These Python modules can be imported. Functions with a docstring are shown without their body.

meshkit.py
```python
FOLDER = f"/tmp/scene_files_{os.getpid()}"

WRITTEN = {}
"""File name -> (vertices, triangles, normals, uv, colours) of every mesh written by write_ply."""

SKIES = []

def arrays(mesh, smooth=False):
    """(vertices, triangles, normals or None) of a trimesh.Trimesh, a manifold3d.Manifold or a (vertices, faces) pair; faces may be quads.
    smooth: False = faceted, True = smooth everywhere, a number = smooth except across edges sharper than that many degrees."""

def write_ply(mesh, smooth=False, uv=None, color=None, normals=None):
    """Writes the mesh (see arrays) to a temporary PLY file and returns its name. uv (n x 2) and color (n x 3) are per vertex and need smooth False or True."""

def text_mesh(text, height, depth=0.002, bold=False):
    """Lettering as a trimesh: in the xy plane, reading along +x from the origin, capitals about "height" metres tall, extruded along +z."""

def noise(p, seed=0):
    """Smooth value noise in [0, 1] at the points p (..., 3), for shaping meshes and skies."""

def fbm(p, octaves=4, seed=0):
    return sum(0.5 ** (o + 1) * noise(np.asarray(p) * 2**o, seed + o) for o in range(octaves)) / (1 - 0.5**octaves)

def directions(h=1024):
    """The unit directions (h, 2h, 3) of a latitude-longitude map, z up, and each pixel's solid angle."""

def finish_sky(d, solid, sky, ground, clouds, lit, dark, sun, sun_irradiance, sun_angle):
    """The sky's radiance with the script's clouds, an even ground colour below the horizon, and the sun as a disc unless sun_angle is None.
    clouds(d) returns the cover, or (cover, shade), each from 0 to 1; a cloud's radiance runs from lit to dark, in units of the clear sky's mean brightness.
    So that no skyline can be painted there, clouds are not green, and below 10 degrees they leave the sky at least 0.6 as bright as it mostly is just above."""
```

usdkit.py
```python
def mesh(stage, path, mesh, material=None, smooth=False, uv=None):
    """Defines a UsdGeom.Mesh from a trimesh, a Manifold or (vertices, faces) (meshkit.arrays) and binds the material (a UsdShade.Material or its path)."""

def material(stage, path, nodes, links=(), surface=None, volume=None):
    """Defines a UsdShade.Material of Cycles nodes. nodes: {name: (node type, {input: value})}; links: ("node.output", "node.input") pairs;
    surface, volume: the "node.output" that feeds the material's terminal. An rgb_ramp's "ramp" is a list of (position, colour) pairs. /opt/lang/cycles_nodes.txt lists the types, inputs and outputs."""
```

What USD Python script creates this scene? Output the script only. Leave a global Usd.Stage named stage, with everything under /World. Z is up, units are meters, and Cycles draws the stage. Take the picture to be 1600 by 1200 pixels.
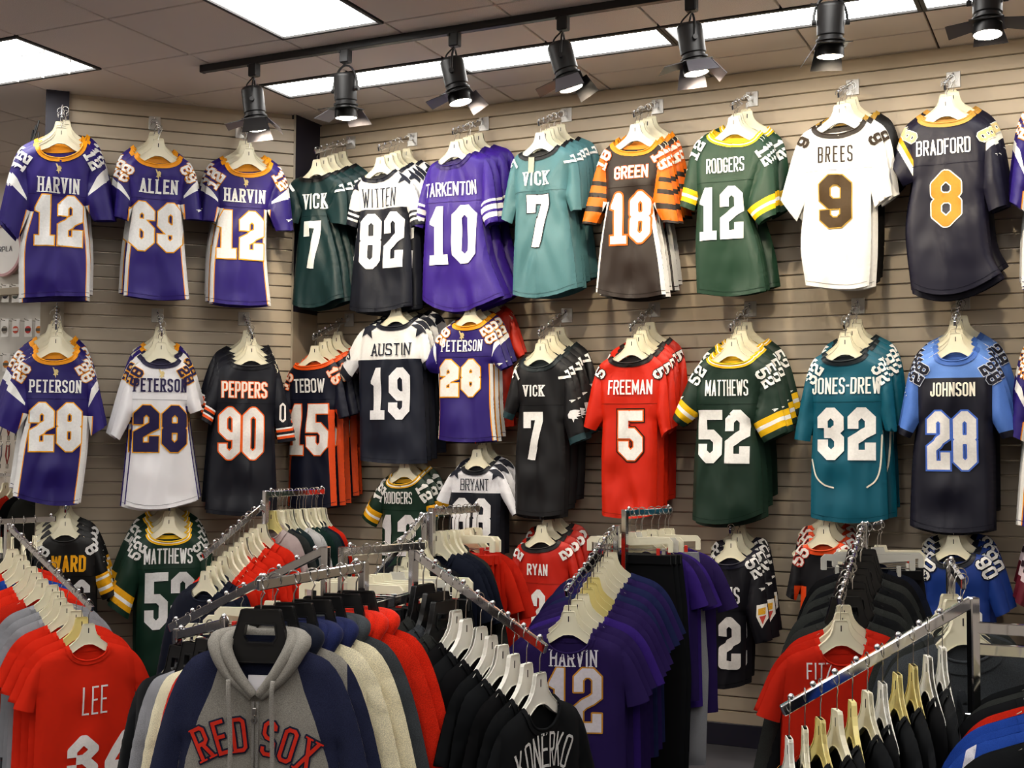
import math, random
import numpy as np
import shapely
from shapely import affinity
from shapely.geometry import Polygon, LineString, MultiPolygon, Point, box as sbox
from shapely.ops import unary_union
from scipy.spatial import Delaunay, cKDTree
import meshkit, usdkit
from pxr import Usd, UsdGeom, UsdLux, UsdShade, Gf, Sdf, Vt

random.seed(7)
stage = Usd.Stage.CreateInMemory()
UsdGeom.SetStageUpAxis(stage, UsdGeom.Tokens.z)
UsdGeom.SetStageMetersPerUnit(stage, 1.0)
UsdGeom.Xform.Define(stage, '/World')
UsdGeom.Scope.Define(stage, '/World/Looks')

# ------------------------------------------------------------------ camera, light levels
EYE = np.array([0.0, 0.0, 1.6])
FPX, YAW, PITCH, ROLL = 1953.7, math.radians(25.362), math.radians(2.9644), math.radians(0.37)
EXPOSURE = 0.15
PANEL = 9.2            # fluorescent lens radiance
LENS_LOOK = 14.0       # visible spot lamp face
SPOT_W = 8.0         # each track spot
SPOT_COL = (1.0, 0.85, 0.62)
PANEL_COL = (1.0, 0.975, 0.93)

_fwd = np.array([-math.sin(YAW) * math.cos(PITCH), math.cos(YAW) * math.cos(PITCH), math.sin(PITCH)])
_right = np.array([math.cos(YAW), math.sin(YAW), 0.0])
_up = np.cross(_right, _fwd)
R_ = math.cos(ROLL) * _right + math.sin(ROLL) * _up
U_ = -math.sin(ROLL) * _right + math.cos(ROLL) * _up
CAM = np.array([R_, U_, _fwd])

def M4(x, y, z, o):
    x, y, z, o = [np.asarray(a, float) for a in (x, y, z, o)]
    return Gf.Matrix4d(*[float(a) for a in (*x, 0, *y, 0, *z, 0, *o, 1)])

cam = UsdGeom.Camera.Define(stage, '/World/camera')
cam.AddTransformOp().Set(M4(R_, U_, -_fwd, EYE))
cam.CreateHorizontalApertureAttr(36.0)
cam.CreateVerticalApertureAttr(27.0)
cam.CreateFocalLengthAttr(36.0 * FPX / 1600.0)
cam.CreateClippingRangeAttr(Gf.Vec2f(0.05, 100))
cam.CreateExposureAttr(EXPOSURE)

def ray(x, y): return CAM.T @ np.array([(x - 800) / FPX, -(y - 600) / FPX, 1.0])
def on_plane(x, y, P, n):
    d = ray(x, y); return EYE + d * (np.dot(n, np.asarray(P) - EYE) / np.dot(n, d))
def at_depth(x, y, D): return EYE + ray(x, y) * D
def at_z(x, y, z):
    d = ray(x, y); return EYE + d * ((z - EYE[2]) / d[2])

# ------------------------------------------------------------------ basic helpers
def lin(h):
    h = h.lstrip('#')
    v = [int(h[i:i + 2], 16) / 255 for i in (0, 2, 4)]
    return tuple(x / 12.92 if x <= 0.04045 else ((x + 0.055) / 1.055) ** 2.4 for x in v)

MATS = {}
def plain(name, col, rough=0.5, metallic=0.0, spec=0.5, noise=None, bump=0.0, bscale=60.0, coat=0.0):
    """Principled material with a soft procedural mottling of its colour (noise = (scale, amount))."""
    if name in MATS: return MATS[name]
    c = lin(col) if isinstance(col, str) else col
    nodes = {'p': ('principled_bsdf', {'base_color': c, 'roughness': rough, 'metallic': metallic, 'specular_ior_level': spec, 'coat_weight': coat}),
             't': ('texture_coordinate', {})}
    links = []
    if noise:
        sc, am = noise
        nodes['n'] = ('noise_texture', {'scale': sc, 'detail': 3.0})
        nodes['r'] = ('rgb_ramp', {'ramp': [(0.3, tuple(max(0, x * (1 - am)) for x in c)), (0.7, tuple(min(1, x * (1 + am)) for x in c))]})
        links += [('t.object', 'n.vector'), ('n.fac', 'r.fac'), ('r.color', 'p.base_color')]
    if bump:
        nodes['nb'] = ('noise_texture', {'scale': bscale, 'detail': 2.0})
        nodes['b'] = ('bump', {'strength': bump, 'distance': 0.002})
        links += [('t.object', 'nb.vector'), ('nb.fac', 'b.height'), ('b.normal', 'p.normal')]
    MATS[name] = usdkit.material(stage, '/World/Looks/' + name, nodes, links, surface='p.BSDF')
    return MATS[name]

def fabric(hexcol, kind='mesh'):
    """Cloth by colour: satin jersey mesh, cotton tee or heathered fleece."""
    name = 'cloth_%s_%s' % (kind, hexcol.lstrip('#'))
    if name in MATS: return MATS[name]
    c = lin(hexcol)
    if kind != 'print': c = tuple(x ** 1.17 for x in c)
    rough, sheen, am, sc = {'mesh': (0.46, 0.0, 0.10, 700), 'cotton': (0.9, 0.0, 0.14, 500), 'fleece': (0.95, 0.06, 0.28, 420), 'print': (0.55, 0.0, 0.05, 90)}[kind]
    nodes = {'t': ('texture_coordinate', {}),
             'n': ('noise_texture', {'scale': float(sc), 'detail': 2.0}),
             'r': ('rgb_ramp', {'ramp': [(0.3, tuple(x * (1 - am) for x in c)), (0.7, tuple(min(1, x * (1 + am)) for x in c))]}),
             'b': ('bump', {'strength': 0.25, 'distance': 0.001}),
             'p': ('principled_bsdf', {'roughness': rough, 'sheen_weight': sheen, 'sheen_roughness': 0.4, 'specular_ior_level': 0.32 if kind == 'mesh' else 0.15})}
    links = [('t.object', 'n.vector'), ('n.fac', 'r.fac'), ('r.color', 'p.base_color'), ('n.fac', 'b.height'), ('b.normal', 'p.normal')]
    MATS[name] = usdkit.material(stage, '/World/Looks/' + name, nodes, links, surface='p.BSDF')
    return MATS[name]

def emit(name, col, strength):
    if name not in MATS:
        MATS[name] = usdkit.material(stage, '/World/Looks/' + name, {'e': ('emission', {'color': col, 'strength': float(strength)})}, [], surface='e.emission')
    return MATS[name]

_ONES = 'zero one two three four five six seven eight nine ten eleven twelve thirteen fourteen fifteen sixteen seventeen eighteen nineteen'.split()
_TENS = '. . twenty thirty forty fifty sixty seventy eighty ninety'.split()
def words_for(label):
    import re
    def w(m):
        n = int(m.group()); return 'number ' + (_ONES[n] if n < 20 else _TENS[n // 10] + ('-' + _ONES[n % 10] if n % 10 else ''))
    return re.sub(r'\d+', w, label)
USED = {}
def fresh(parent, name):
    k = USED.get((parent, name), 0); USED[(parent, name)] = k + 1
    return '%s/%s' % (parent, name if k == 0 else '%s_%03d' % (name, k))

def setdata(p, label=None, category=None, group=None, kind=None):
    p = p.GetPrim() if hasattr(p, 'GetPrim') else p
    label = words_for(label) if label else label; group = words_for(group) if group else group
    for k, v in (('label', label), ('category', category), ('group', group), ('kind', kind)):
        if v: p.SetCustomDataByKey(k, v)

IDENT = M4((1, 0, 0), (0, 1, 0), (0, 0, 1), (0, 0, 0))
def thing(name, matrix=None, label=None, category=None, group=None, kind=None):
    path = fresh('/World', name)
    x = UsdGeom.Xform.Define(stage, path)
    x.AddTransformOp().Set(matrix if matrix is not None else IDENT)
    setdata(x, label, category, group, kind)
    return path

def part(parent, name, mesh, mat, label=None, smooth=30, kind=None):
    path = fresh(parent, name)
    if isinstance(mesh, tuple):
        v_, f_ = join([mesh]); used, inv = np.unique(f_, return_inverse=True); mesh = (v_[used], inv.reshape(f_.shape))
    m = usdkit.mesh(stage, path, mesh, mat, smooth=smooth)
    setdata(m, label, None, None, kind)
    return path

def copy_of(src, matrix, label, category, group=None, name=None):
    path = fresh('/World', name or src.split('/')[-1].rstrip('0123456789').rstrip('_'))
    x = UsdGeom.Xform.Define(stage, path)
    x.GetPrim().GetReferences().AddInternalReference(src)
    x.GetPrim().SetInstanceable(True)
    x.GetPrim().GetAttribute('xformOp:transform').Set(matrix)
    for k in ('group', 'kind'): x.GetPrim().SetCustomDataByKey(k, '' if k == 'group' else 'thing')
    setdata(x, label, category, group)
    return path

def join(ms):
    V, F, o = [], [], 0
    for v, f in ms:
        v = np.asarray(v, float); f = np.asarray(f, int)
        if f.shape[1] == 4: f = np.vstack([f[:, [0, 1, 2]], f[:, [0, 2, 3]]])
        V.append(v); F.append(f + o); o += len(v)
    return np.vstack(V), np.vstack(F)

def boxm(lo, hi, ch=0.0):
    lo = np.asarray(lo, float); hi = np.asarray(hi, float)
    if ch <= 0:
        x = np.array([[lo[0], hi[0]][i] for i in (0, 1, 1, 0, 0, 1, 1, 0)]); y = np.array([[lo[1], hi[1]][i] for i in (0, 0, 1, 1, 0, 0, 1, 1)]); z = np.array([lo[2]] * 4 + [hi[2]] * 4)
        return np.stack([x, y, z], 1), np.array([[0, 3, 2, 1], [4, 5, 6, 7], [0, 1, 5, 4], [1, 2, 6, 5], [2, 3, 7, 6], [3, 0, 4, 7]])
    import trimesh
    pts = []
    for ax in range(3):
        for s in np.ndindex(2, 2, 2):
            p = np.array([[lo[i] + ch, hi[i] - ch][s[i]] for i in range(3)]); p[ax] = [lo[ax], hi[ax]][s[ax]]; pts.append(p)
    h = trimesh.convex.convex_hull(np.array(pts))
    return np.array(h.vertices), np.array(h.faces)

def frame_from(d):
    d = np.asarray(d, float); d = d / np.linalg.norm(d)
    a = np.array([0, 0, 1.0]) if abs(d[2]) < 0.9 else np.array([1.0, 0, 0])
    x = np.cross(a, d); x /= np.linalg.norm(x); return x, np.cross(d, x), d

def tube(path, r, n=8, cap=True, square=False):
    P = np.asarray(path, float); m = len(P)
    T = np.gradient(P, axis=0); T /= np.maximum(np.linalg.norm(T, axis=1, keepdims=True), 1e-9)
    x, y, _ = frame_from(T[0]); rings = []
    rr = np.full(m, r) if np.ndim(r) == 0 else np.asarray(r)
    a = np.arange(n) * 2 * math.pi / n + (math.pi / 4 if square else 0)
    for i in range(m):
        x = x - T[i] * np.dot(x, T[i]); x /= np.linalg.norm(x); y = np.cross(T[i], x)
        rings.append(P[i] + rr[i] * (np.outer(np.cos(a), x) + np.outer(np.sin(a), y)))
    V = np.vstack(rings); F = []
    for i in range(m - 1):
        for j in range(n):
            k = (j + 1) % n; F.append([i * n + j, i * n + k, (i + 1) * n + k, (i + 1) * n + j])
    F = np.array(F); F = np.vstack([F[:, [0, 1, 2]], F[:, [0, 2, 3]]])
    if cap:
        c0, c1 = len(V), len(V) + 1; V = np.vstack([V, P[0], P[-1]])
        F = np.vstack([F, [[c0, (j + 1) % n, j] for j in range(n)], [[c1, (m - 1) * n + j, (m - 1) * n + (j + 1) % n] for j in range(n)]])
    return V, F

def bar(p, q, w, h=None, up=(0, 0, 1), ch=0.002):
    """A rectangular tube from p to q, w wide and h high, with eased edges."""
    h = h or w; p = np.asarray(p, float); q = np.asarray(q, float); d = q - p; L = np.linalg.norm(d); d = d / L
    up = np.asarray(up, float)
    if abs(np.dot(up, d)) > 0.95: up = np.array([1.0, 0, 0])
    x = np.cross(d, up); x /= np.linalg.norm(x); z = np.cross(x, d)
    v, f = boxm((-w / 2, 0, -h / 2), (w / 2, L, h / 2), ch)
    return p + np.outer(v[:, 0], x) + np.outer(v[:, 1], d) + np.outer(v[:, 2], z), f

def lathe(prof, n=20, o=(0, 0, 0), axis=(0, 0, 1)):
    x, y, z = frame_from(axis); a = np.arange(n) * 2 * math.pi / n; V = []
    for r, h in prof: V.append(np.asarray(o) + h * z + r * (np.outer(np.cos(a), x) + np.outer(np.sin(a), y)))
    V = np.vstack(V); F = []
    for i in range(len(prof) - 1):
        for j in range(n): F.append([i * n + j, i * n + (j + 1) % n, (i + 1) * n + (j + 1) % n, (i + 1) * n + j])
    return V, np.array(F)

def ball(c, r, n=12):
    return lathe([(max(1e-4, r * math.sin(t)), -r * math.cos(t)) for t in np.linspace(0, math.pi, 8)], n, c)

def extrude(poly, t0, t1):
    """Flat plate of a polygon between w = t0 and w = t1, in the (u, v, w) frame."""
    out = []
    for g in getattr(poly, 'geoms', [poly]):
        v, f = tri_region(g, 0.05, 0.02)
        n = len(v); top = np.column_stack([v, np.full(n, t1)]); bot = np.column_stack([v, np.full(n, t0)])
        out += [(top, f), (bot, f[:, ::-1])]
        for ring in [g.exterior, *g.interiors]:
            c = resample(np.array(ring.coords), 0.02, True); m = len(c); k = np.arange(m)
            sv = np.vstack([np.column_stack([c, np.full(m, t0)]), np.column_stack([c, np.full(m, t1)])])
            out.append((sv, np.stack([k, (k + 1) % m, (k + 1) % m + m, k + m], 1)))
    return join(out)

def resample(c, h, closed=False):
    c = np.asarray(c, float)
    if closed and np.allclose(c[0], c[-1]): c = c[:-1]
    pts = np.vstack([c, c[:1]]) if closed else c
    out = []
    for a, b in zip(pts[:-1], pts[1:]):
        n = max(1, int(math.ceil(np.linalg.norm(b - a) / h)))
        out += [a + (b - a) * i / n for i in range(n)]
    if not closed: out.append(pts[-1])
    return np.array(out)

def tri_region(g, h, hb=None):
    hb = hb or h * 0.7
    B = [resample(np.array(r.coords), hb, True) for r in [g.exterior, *g.interiors]]
    B = np.vstack(B)
    x0, y0, x1, y1 = g.bounds
    xs = np.arange(x0 + h / 2, x1, h); ys = np.arange(y0 + h / 2, y1, h * 0.87)
    P = np.empty((0, 2))
    if len(xs) and len(ys):
        X, Y = np.meshgrid(xs, ys); X = X + (np.arange(len(ys)) % 2)[:, None] * h / 2
        P = np.column_stack([X.ravel(), Y.ravel()])
        P = P[shapely.contains_xy(g.buffer(-hb * 0.6), P[:, 0], P[:, 1])]
    A = np.vstack([B, P]); A = A + (np.random.RandomState(len(A)).rand(*A.shape) - 0.5) * 1e-6
    T = Delaunay(A).simplices; C = A[T].mean(1)
    T = T[shapely.contains_xy(g, C[:, 0], C[:, 1])]
    a, b, c = A[T[:, 0]], A[T[:, 1]], A[T[:, 2]]
    ar = (b[:, 0] - a[:, 0]) * (c[:, 1] - a[:, 1]) - (b[:, 1] - a[:, 1]) * (c[:, 0] - a[:, 0])
    T = np.where((ar < 0)[:, None], T[:, ::-1], T)[np.abs(ar) > 1e-10]
    return A, T

# ------------------------------------------------------------------ block lettering (stroke font)
def glyph_paths(ch, w, h, c):
    cx = min(c / w, 0.45); cy = min(c / h, 0.24); q = 1 - cx; r = 1 - cy
    lo, hi = max(.16, cy + .05), min(.84, r - .05)
    G = {
     '0': [[(cx, 0), (q, 0), (1, cy), (1, r), (q, 1), (cx, 1), (0, r), (0, cy), (cx, 0)]],
     '1': [[(.5, 0), (.5, 1), (.05, .80)], [(.0, 0), (1, 0)]],
     '2': [[(0, min(.74, hi)), (0, r), (cx, 1), (q, 1), (1, r), (1, .58), (q, .5), (cx, .43), (0, .34), (0, 0), (1, 0), (1, .17)]],
     '3': [[(0, min(.76, hi)), (0, r), (cx, 1), (q, 1), (1, r), (1, .5 + cy), (q, .52), (.4, .52)], [(q, .52), (1, .52 - cy), (1, cy), (q, 0), (cx, 0), (0, cy), (0, max(.24, lo))]],
     '4': [[(.72, 0), (.72, 1), (0, .35), (0, .25), (1, .25)]],
     '5': [[(1, 1), (0, 1), (0, .55), (q, .55), (1, .55 - cy), (1, cy), (q, 0), (cx, 0), (0, cy), (0, .22)]],
     '6': [[(1, hi), (1, r), (q, 1), (cx, 1), (0, r), (0, cy), (cx, 0), (q, 0), (1, cy), (1, .56 - cy), (q, .56), (0, .56)]],
     '7': [[(0, .80), (0, 1), (1, 1), (1, .88), (.38, 0)]],
     '8': [[(cx * .6, .52), (1 - cx * .6, .52), (1, .52 + cy * .6), (1, r), (q, 1), (cx, 1), (0, r), (0, .52 + cy * .6), (cx * .6, .52), (0, .52 - cy * .6), (0, cy), (cx, 0), (q, 0), (1, cy), (1, .52 - cy * .6), (1 - cx * .6, .52)]],
     '9': [[(0, lo), (0, cy), (cx, 0), (q, 0), (1, cy), (1, r), (q, 1), (cx, 1), (0, r), (0, .44 + cy), (cx, .44), (1, .44)]],
     'A': [[(0, 0), (.5, 1), (1, 0)], [(.22, .3), (.78, .3)]],
     'B': [[(0, 0), (0, 1), (q, 1), (1, r), (1, .52 + cy), (q, .52), (0, .52)], [(q, .52), (1, .52 - cy), (1, cy), (q, 0), (0, 0)]],
     'C': [[(1, min(.74, hi)), (1, r), (q, 1), (cx, 1), (0, r), (0, cy), (cx, 0), (q, 0), (1, cy), (1, max(.26, lo))]],
     'D': [[(0, 0), (0, 1), (q, 1), (1, r), (1, cy), (q, 0), (0, 0)]],
     'E': [[(1, 1), (0, 1), (0, 0), (1, 0)], [(0, .52), (.8, .52)]],
     'F': [[(1, 1), (0, 1), (0, 0)], [(0, .5), (.8, .5)]],
     'G': [[(1, min(.76, hi)), (1, r), (q, 1), (cx, 1), (0, r), (0, cy), (cx, 0), (q, 0), (1, cy), (1, .45), (.55, .45)]],
     'H': [[(0, 0), (0, 1)], [(1, 0), (1, 1)], [(0, .5), (1, .5)]],
     'I': [[(.5, 0), (.5, 1)]],
     'J': [[(1, 1), (1, cy), (q, 0), (cx, 0), (0, cy), (0, .28)]],
     'K': [[(0, 0), (0, 1)], [(1, 1), (.05, .45)], [(.3, .6), (1, 0)]],
     'L': [[(0, 1), (0, 0), (1, 0)]],
     'M': [[(0, 0), (0, 1), (.5, .25), (1, 1), (1, 0)]],
     'N': [[(0, 0), (0, 1), (1, 0), (1, 1)]],
     'O': [[(cx, 0), (q, 0), (1, cy), (1, r), (q, 1), (cx, 1), (0, r), (0, cy), (cx, 0)]],
     'P': [[(0, 0), (0, 1), (q, 1), (1, r), (1, .45 + cy), (q, .45), (0, .45)]],
     'R': [[(0, 0), (0, 1), (q, 1), (1, r), (1, .48 + cy), (q, .48), (0, .48)], [(.5, .48), (1, 0)]],
     'S': [[(1, hi), (1, r), (q, 1), (cx, 1), (0, r), (0, .55 + cy), (cx, .53), (q, .48), (1, .46 - cy), (1, cy), (q, 0), (cx, 0), (0, cy), (0, lo)]],
     'T': [[(0, 1), (1, 1)], [(.5, 1), (.5, 0)]],
     'U': [[(0, 1), (0, cy), (cx, 0), (q, 0), (1, cy), (1, 1)]],
     'V': [[(0, 1), (.5, 0), (1, 1)]],
     'W': [[(0, 1), (.25, 0), (.5, .8), (.75, 0), (1, 1)]],
     'X': [[(0, 0), (1, 1)], [(0, 1), (1, 0)]],
     'Y': [[(0, 1), (.5, .48), (1, 1)], [(.5, .48), (.5, 0)]],
     'Z': [[(0, 1), (1, 1), (0, 0), (1, 0)]],
     '-': [[(0, .5), (1, .5)]],
    }
    return G[ch]

def glyph(ch, x, y, w, h, t, serif=False, rnd=False, cham=0.6):
    if rnd and ch not in 'EFHLTAVWMNKXYZIP': c = min(w - t, h - t) * 0.45
    else: c = cham * t
    polys = []
    for p in glyph_paths(ch, max(w - t, 1e-4), max(h - t, 1e-4), c):
        pts = [(x + t / 2 + (w - t) * a, y + t / 2 + (h - t) * b) for a, b in p]
        closed = pts[0] == pts[-1]
        if closed: g = Polygon(pts).exterior.buffer(t / 2, join_style='round' if rnd else 'mitre', mitre_limit=2.5)
        else: g = LineString(pts).buffer(t / 2, cap_style='square', join_style='round' if rnd else 'mitre', mitre_limit=2.5)
        polys.append(g)
        if serif and not closed:
            for i, j in ((0, 1), (-1, -2)):
                a = p[i]
                if a[1] in (0, 1) and abs(p[j][1] - a[1]) > 0.2:
                    px, py = pts[i]; s = min(t * 1.15, w * 0.3)
                    yb = py - t / 2 if a[1] == 0 else py + t / 2 - t * 0.55
                    polys.append(sbox(px - s, yb, px + s, yb + t * 0.55))
        elif serif and ch in 'DBPR':
            pass
        if serif and ch in 'BDPRELF' and p[0][0] == 0 and len(p) > 2:
            polys.append(sbox(x - t * .3, y, x + t, y + t * .5)); polys.append(sbox(x - t * .3, y + h - t * .5, x + t, y + h))
    g = unary_union(polys)
    pad = t * .7 if serif else 0
    return g.intersection(sbox(x - pad, y, x + w + pad, y + h))

GW = {'I': .42, 'W': 1.35, 'M': 1.25, '1': .78, '-': .55, ' ': .5, 'L': .85, 'F': .85, 'E': .88, 'J': .85, 'T': .95}
def text_poly(txt, u0, v0, u1, v1, t=0.26, gap=0.22, serif=False, rnd=False, arch=0.0, slant=0.0):
    """Lettering that fills the box (u0, v0)-(u1, v1); t = stroke over glyph width; arch lifts the middle."""
    ws = [GW.get(c, 1.0) for c in txt]; tot = sum(ws) + gap * (len(txt) - 1); s = (u1 - u0) / tot
    x = u0; out = []
    for c, w in zip(txt, ws):
        if c != ' ':
            g = glyph(c, x, v0, w * s, v1 - v0, t * s, serif, rnd)
            m = (x + w * s / 2 - (u0 + u1) / 2) / ((u1 - u0) / 2)
            if arch: g = affinity.rotate(affinity.translate(g, 0, arch * (1 - m * m)), -math.degrees(math.atan(2 * arch * m / ((u1 - u0) / 2))))
            if slant: g = affinity.translate(g, 0, slant * m)
            out.append(g)
        x += (w + gap) * s
    return unary_union(out)

# ------------------------------------------------------------------ garments
def qbez(a, b, c, n=8):
    t = np.linspace(0, 1, n)[:, None]; a, b, c = [np.asarray(x, float) for x in (a, b, c)]
    return (1 - t) ** 2 * a + 2 * t * (1 - t) * b + t * t * c

def smooth_chain(pts, n=6):
    P = np.asarray(pts, float)
    if len(P) < 3: return resample(P, 0.03)
    Q = np.vstack([2 * P[0] - P[1], P, 2 * P[-1] - P[-2]]); out = []
    for i in range(1, len(Q) - 2):
        p0, p1, p2, p3 = Q[i - 1:i + 3]
        for t in np.arange(n) / n:
            out.append(0.5 * (2 * p1 + (p2 - p0) * t + (2 * p0 - 5 * p1 + 4 * p2 - p3) * t * t + (3 * p1 - p0 - 3 * p2 + p3) * t ** 3))
    return np.array(out + [P[-1]])

class Cloth:
    """A garment lying in its own (u, v) plane, w towards the viewer: two sheets sewn along shoulders, sleeves and sides, open at neck, cuffs and hem."""
    def __init__(s, NL, NR, nb, L, R, hm, nbk=None, T=0.028, Tb=0.014, amp=0.022, seed=0, h=0.02, round_=0.45, neck_pow=0.8):
        s.T, s.Tb, s.amp, s.seed, s.h = T, Tb, amp, seed, h
        s.NL, s.NR = np.asarray(NL, float), np.asarray(NR, float)
        L = [np.asarray(p, float) for p in L]; R = [np.asarray(p, float) for p in R]; s.L, s.R = L, R
        def shoulder(N, ch):
            sl, so = ch[0], ch[1]
            a = sl + (N - sl) * round_; b = sl + (so - sl) * round_
            return np.vstack([[N], qbez(a, sl, b, 8), [so]])
        shL, shR = shoulder(s.NL, L), shoulder(s.NR, R)
        def side(ch): return np.vstack([[ch[2]], smooth_chain(ch[3:])])
        sdL, sdR = side(L), side(R)
        hem = qbez(L[-1], 2 * np.asarray(hm, float) - (L[-1] + R[-1]) / 2, R[-1], 12)
        mid = (s.NL + s.NR) / 2; s.mid = mid; a = (s.NR - s.NL) / 2
        th = np.linspace(0, math.pi, 19)
        def neck(bot): return np.array([mid + a * math.cos(x) + np.array([0, (bot - mid[1]) * math.sin(x) ** neck_pow]) for x in th])
        nbk = mid[1] - 0.35 * (mid[1] - nb) if nbk is None else nbk
        s.neck_f, s.neck_b = neck(nb), neck(nbk)
        def poly(nk): 
            p = Polygon(np.vstack([shL, sdL, hem[1:-1], sdR[::-1], shR[::-1], nk[1:-1]])).buffer(0)
            return max(getattr(p, 'geoms', [p]), key=lambda g: g.area)
        s.front, s.back = poly(s.neck_f), poly(s.neck_b)
        s.sideL, s.sideR = sdL, sdR
        s.tree = cKDTree(np.vstack([resample(c, 0.004) for c in (shL, shR, sdL, sdR)]))
        s.seams = []
        for N, ch in ((s.NL, L), (s.NR, R)):
            top = N + (ch[0] - N) * 0.74 + np.array([0, 0.02]); s.seams.append((top, ch[3]))
        s.seam_tree = cKDTree(np.vstack([resample(np.array(q), 0.005) for q in s.seams]))
        s.top = max(s.NL[1], s.NR[1]); s.len = s.top - min(L[-1][1], R[-1][1])
    def w(s, P):
        P = np.asarray(P, float); d, _ = s.tree.query(P); ds, _ = s.seam_tree.query(P)
        u, v = P[:, 0] - s.mid[0], P[:, 1] - s.top; t = np.clip(-v / s.len, 0, 1); k = s.seed * 3.7
        wob = 0.35 * (meshkit.noise(np.column_stack([u * 3, v * 4, np.full(len(u), k)])) - .5)
        n1 = meshkit.noise(np.column_stack([(u + wob * .25) * 10 + k, v * 1.4 + k, np.full(len(u), 1.3)])) - .5
        n2 = meshkit.noise(np.column_stack([(u + .35 * v * np.sign(u)) * 19 - k, v * 3.2, np.full(len(u), 7.1 + k)])) - .5
        n3 = meshkit.noise(np.column_stack([u * 6 + k, v * 9, np.full(len(u), 3.1)])) - .5
        n4 = np.abs(meshkit.noise(np.column_stack([(u + wob * .3) * 15 - k, v * 1.1 - k, np.full(len(u), 5.5)])) - .5)
        f = s.amp * (n1 * (.5 + 1.2 * t) + n2 * (.6 - .2 * t) + n3 * .5 - (n4 - .22) * (.25 + .8 * t))
        edge = 1 - np.exp(-d / 0.016)
        body = s.T * edge + f * (1 - np.exp(-d / 0.045)) - s.T * 0.75 * np.exp(-(ds / 0.016) ** 2) * (1 - np.exp(-d / 0.03))
        return np.maximum(body, 0.0)
    def wb(s, P):
        d, _ = s.tree.query(np.asarray(P, float)); return -s.Tb * (1 - np.exp(-d / 0.016))
    def sheet(s, region, off=0.0, back=False, h=None, hb=None):
        out = []
        for g in getattr(region, 'geoms', [region]):
            if g.geom_type != 'Polygon' or g.area < 2e-6: continue
            v, f = tri_region(g, h or s.h, hb)
            if len(f) == 0: continue
            w = s.wb(v) if back else s.w(v)
            out.append((np.column_stack([v, w + off]), f[:, ::-1] if back else f))
        return join(out) if out else None
    def sleeve(s, side):
        ch = (s.L, s.R)[side]; N = (s.NL, s.NR)[side]; top, arm = s.seams[side]; sg = -1 if side == 0 else 1
        return Polygon([top + [0, .08], arm, ch[2] + [-.003 * sg, -.05], ch[2] + [0, -.2], ch[1] + [sg * .3, -.2], ch[1] + [sg * .3, .5], top + [sg * .05, .5]]).buffer(0)
    def cuff_band(s, side, a, b):
        """Strip across a sleeve between distances a and b from its hem."""
        ch = (s.L, s.R)[side]; so, si = ch[1], ch[2]; e = si - so; e = e / np.linalg.norm(e)
        n = np.array([-e[1], e[0]]); 
        if np.dot(n, ch[0] - so) < 0: n = -n
        p, q = so - e * .12, si + e * .05
        return Polygon([p + n * a, q + n * a, q + n * b, p + n * b]).intersection(s.sleeve(side))
    def flank(s, side, wd, v0=None, v1=None):
        g = LineString((s.sideL, s.sideR)[side][1:]).buffer(wd, cap_style='flat')
        return g

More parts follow.
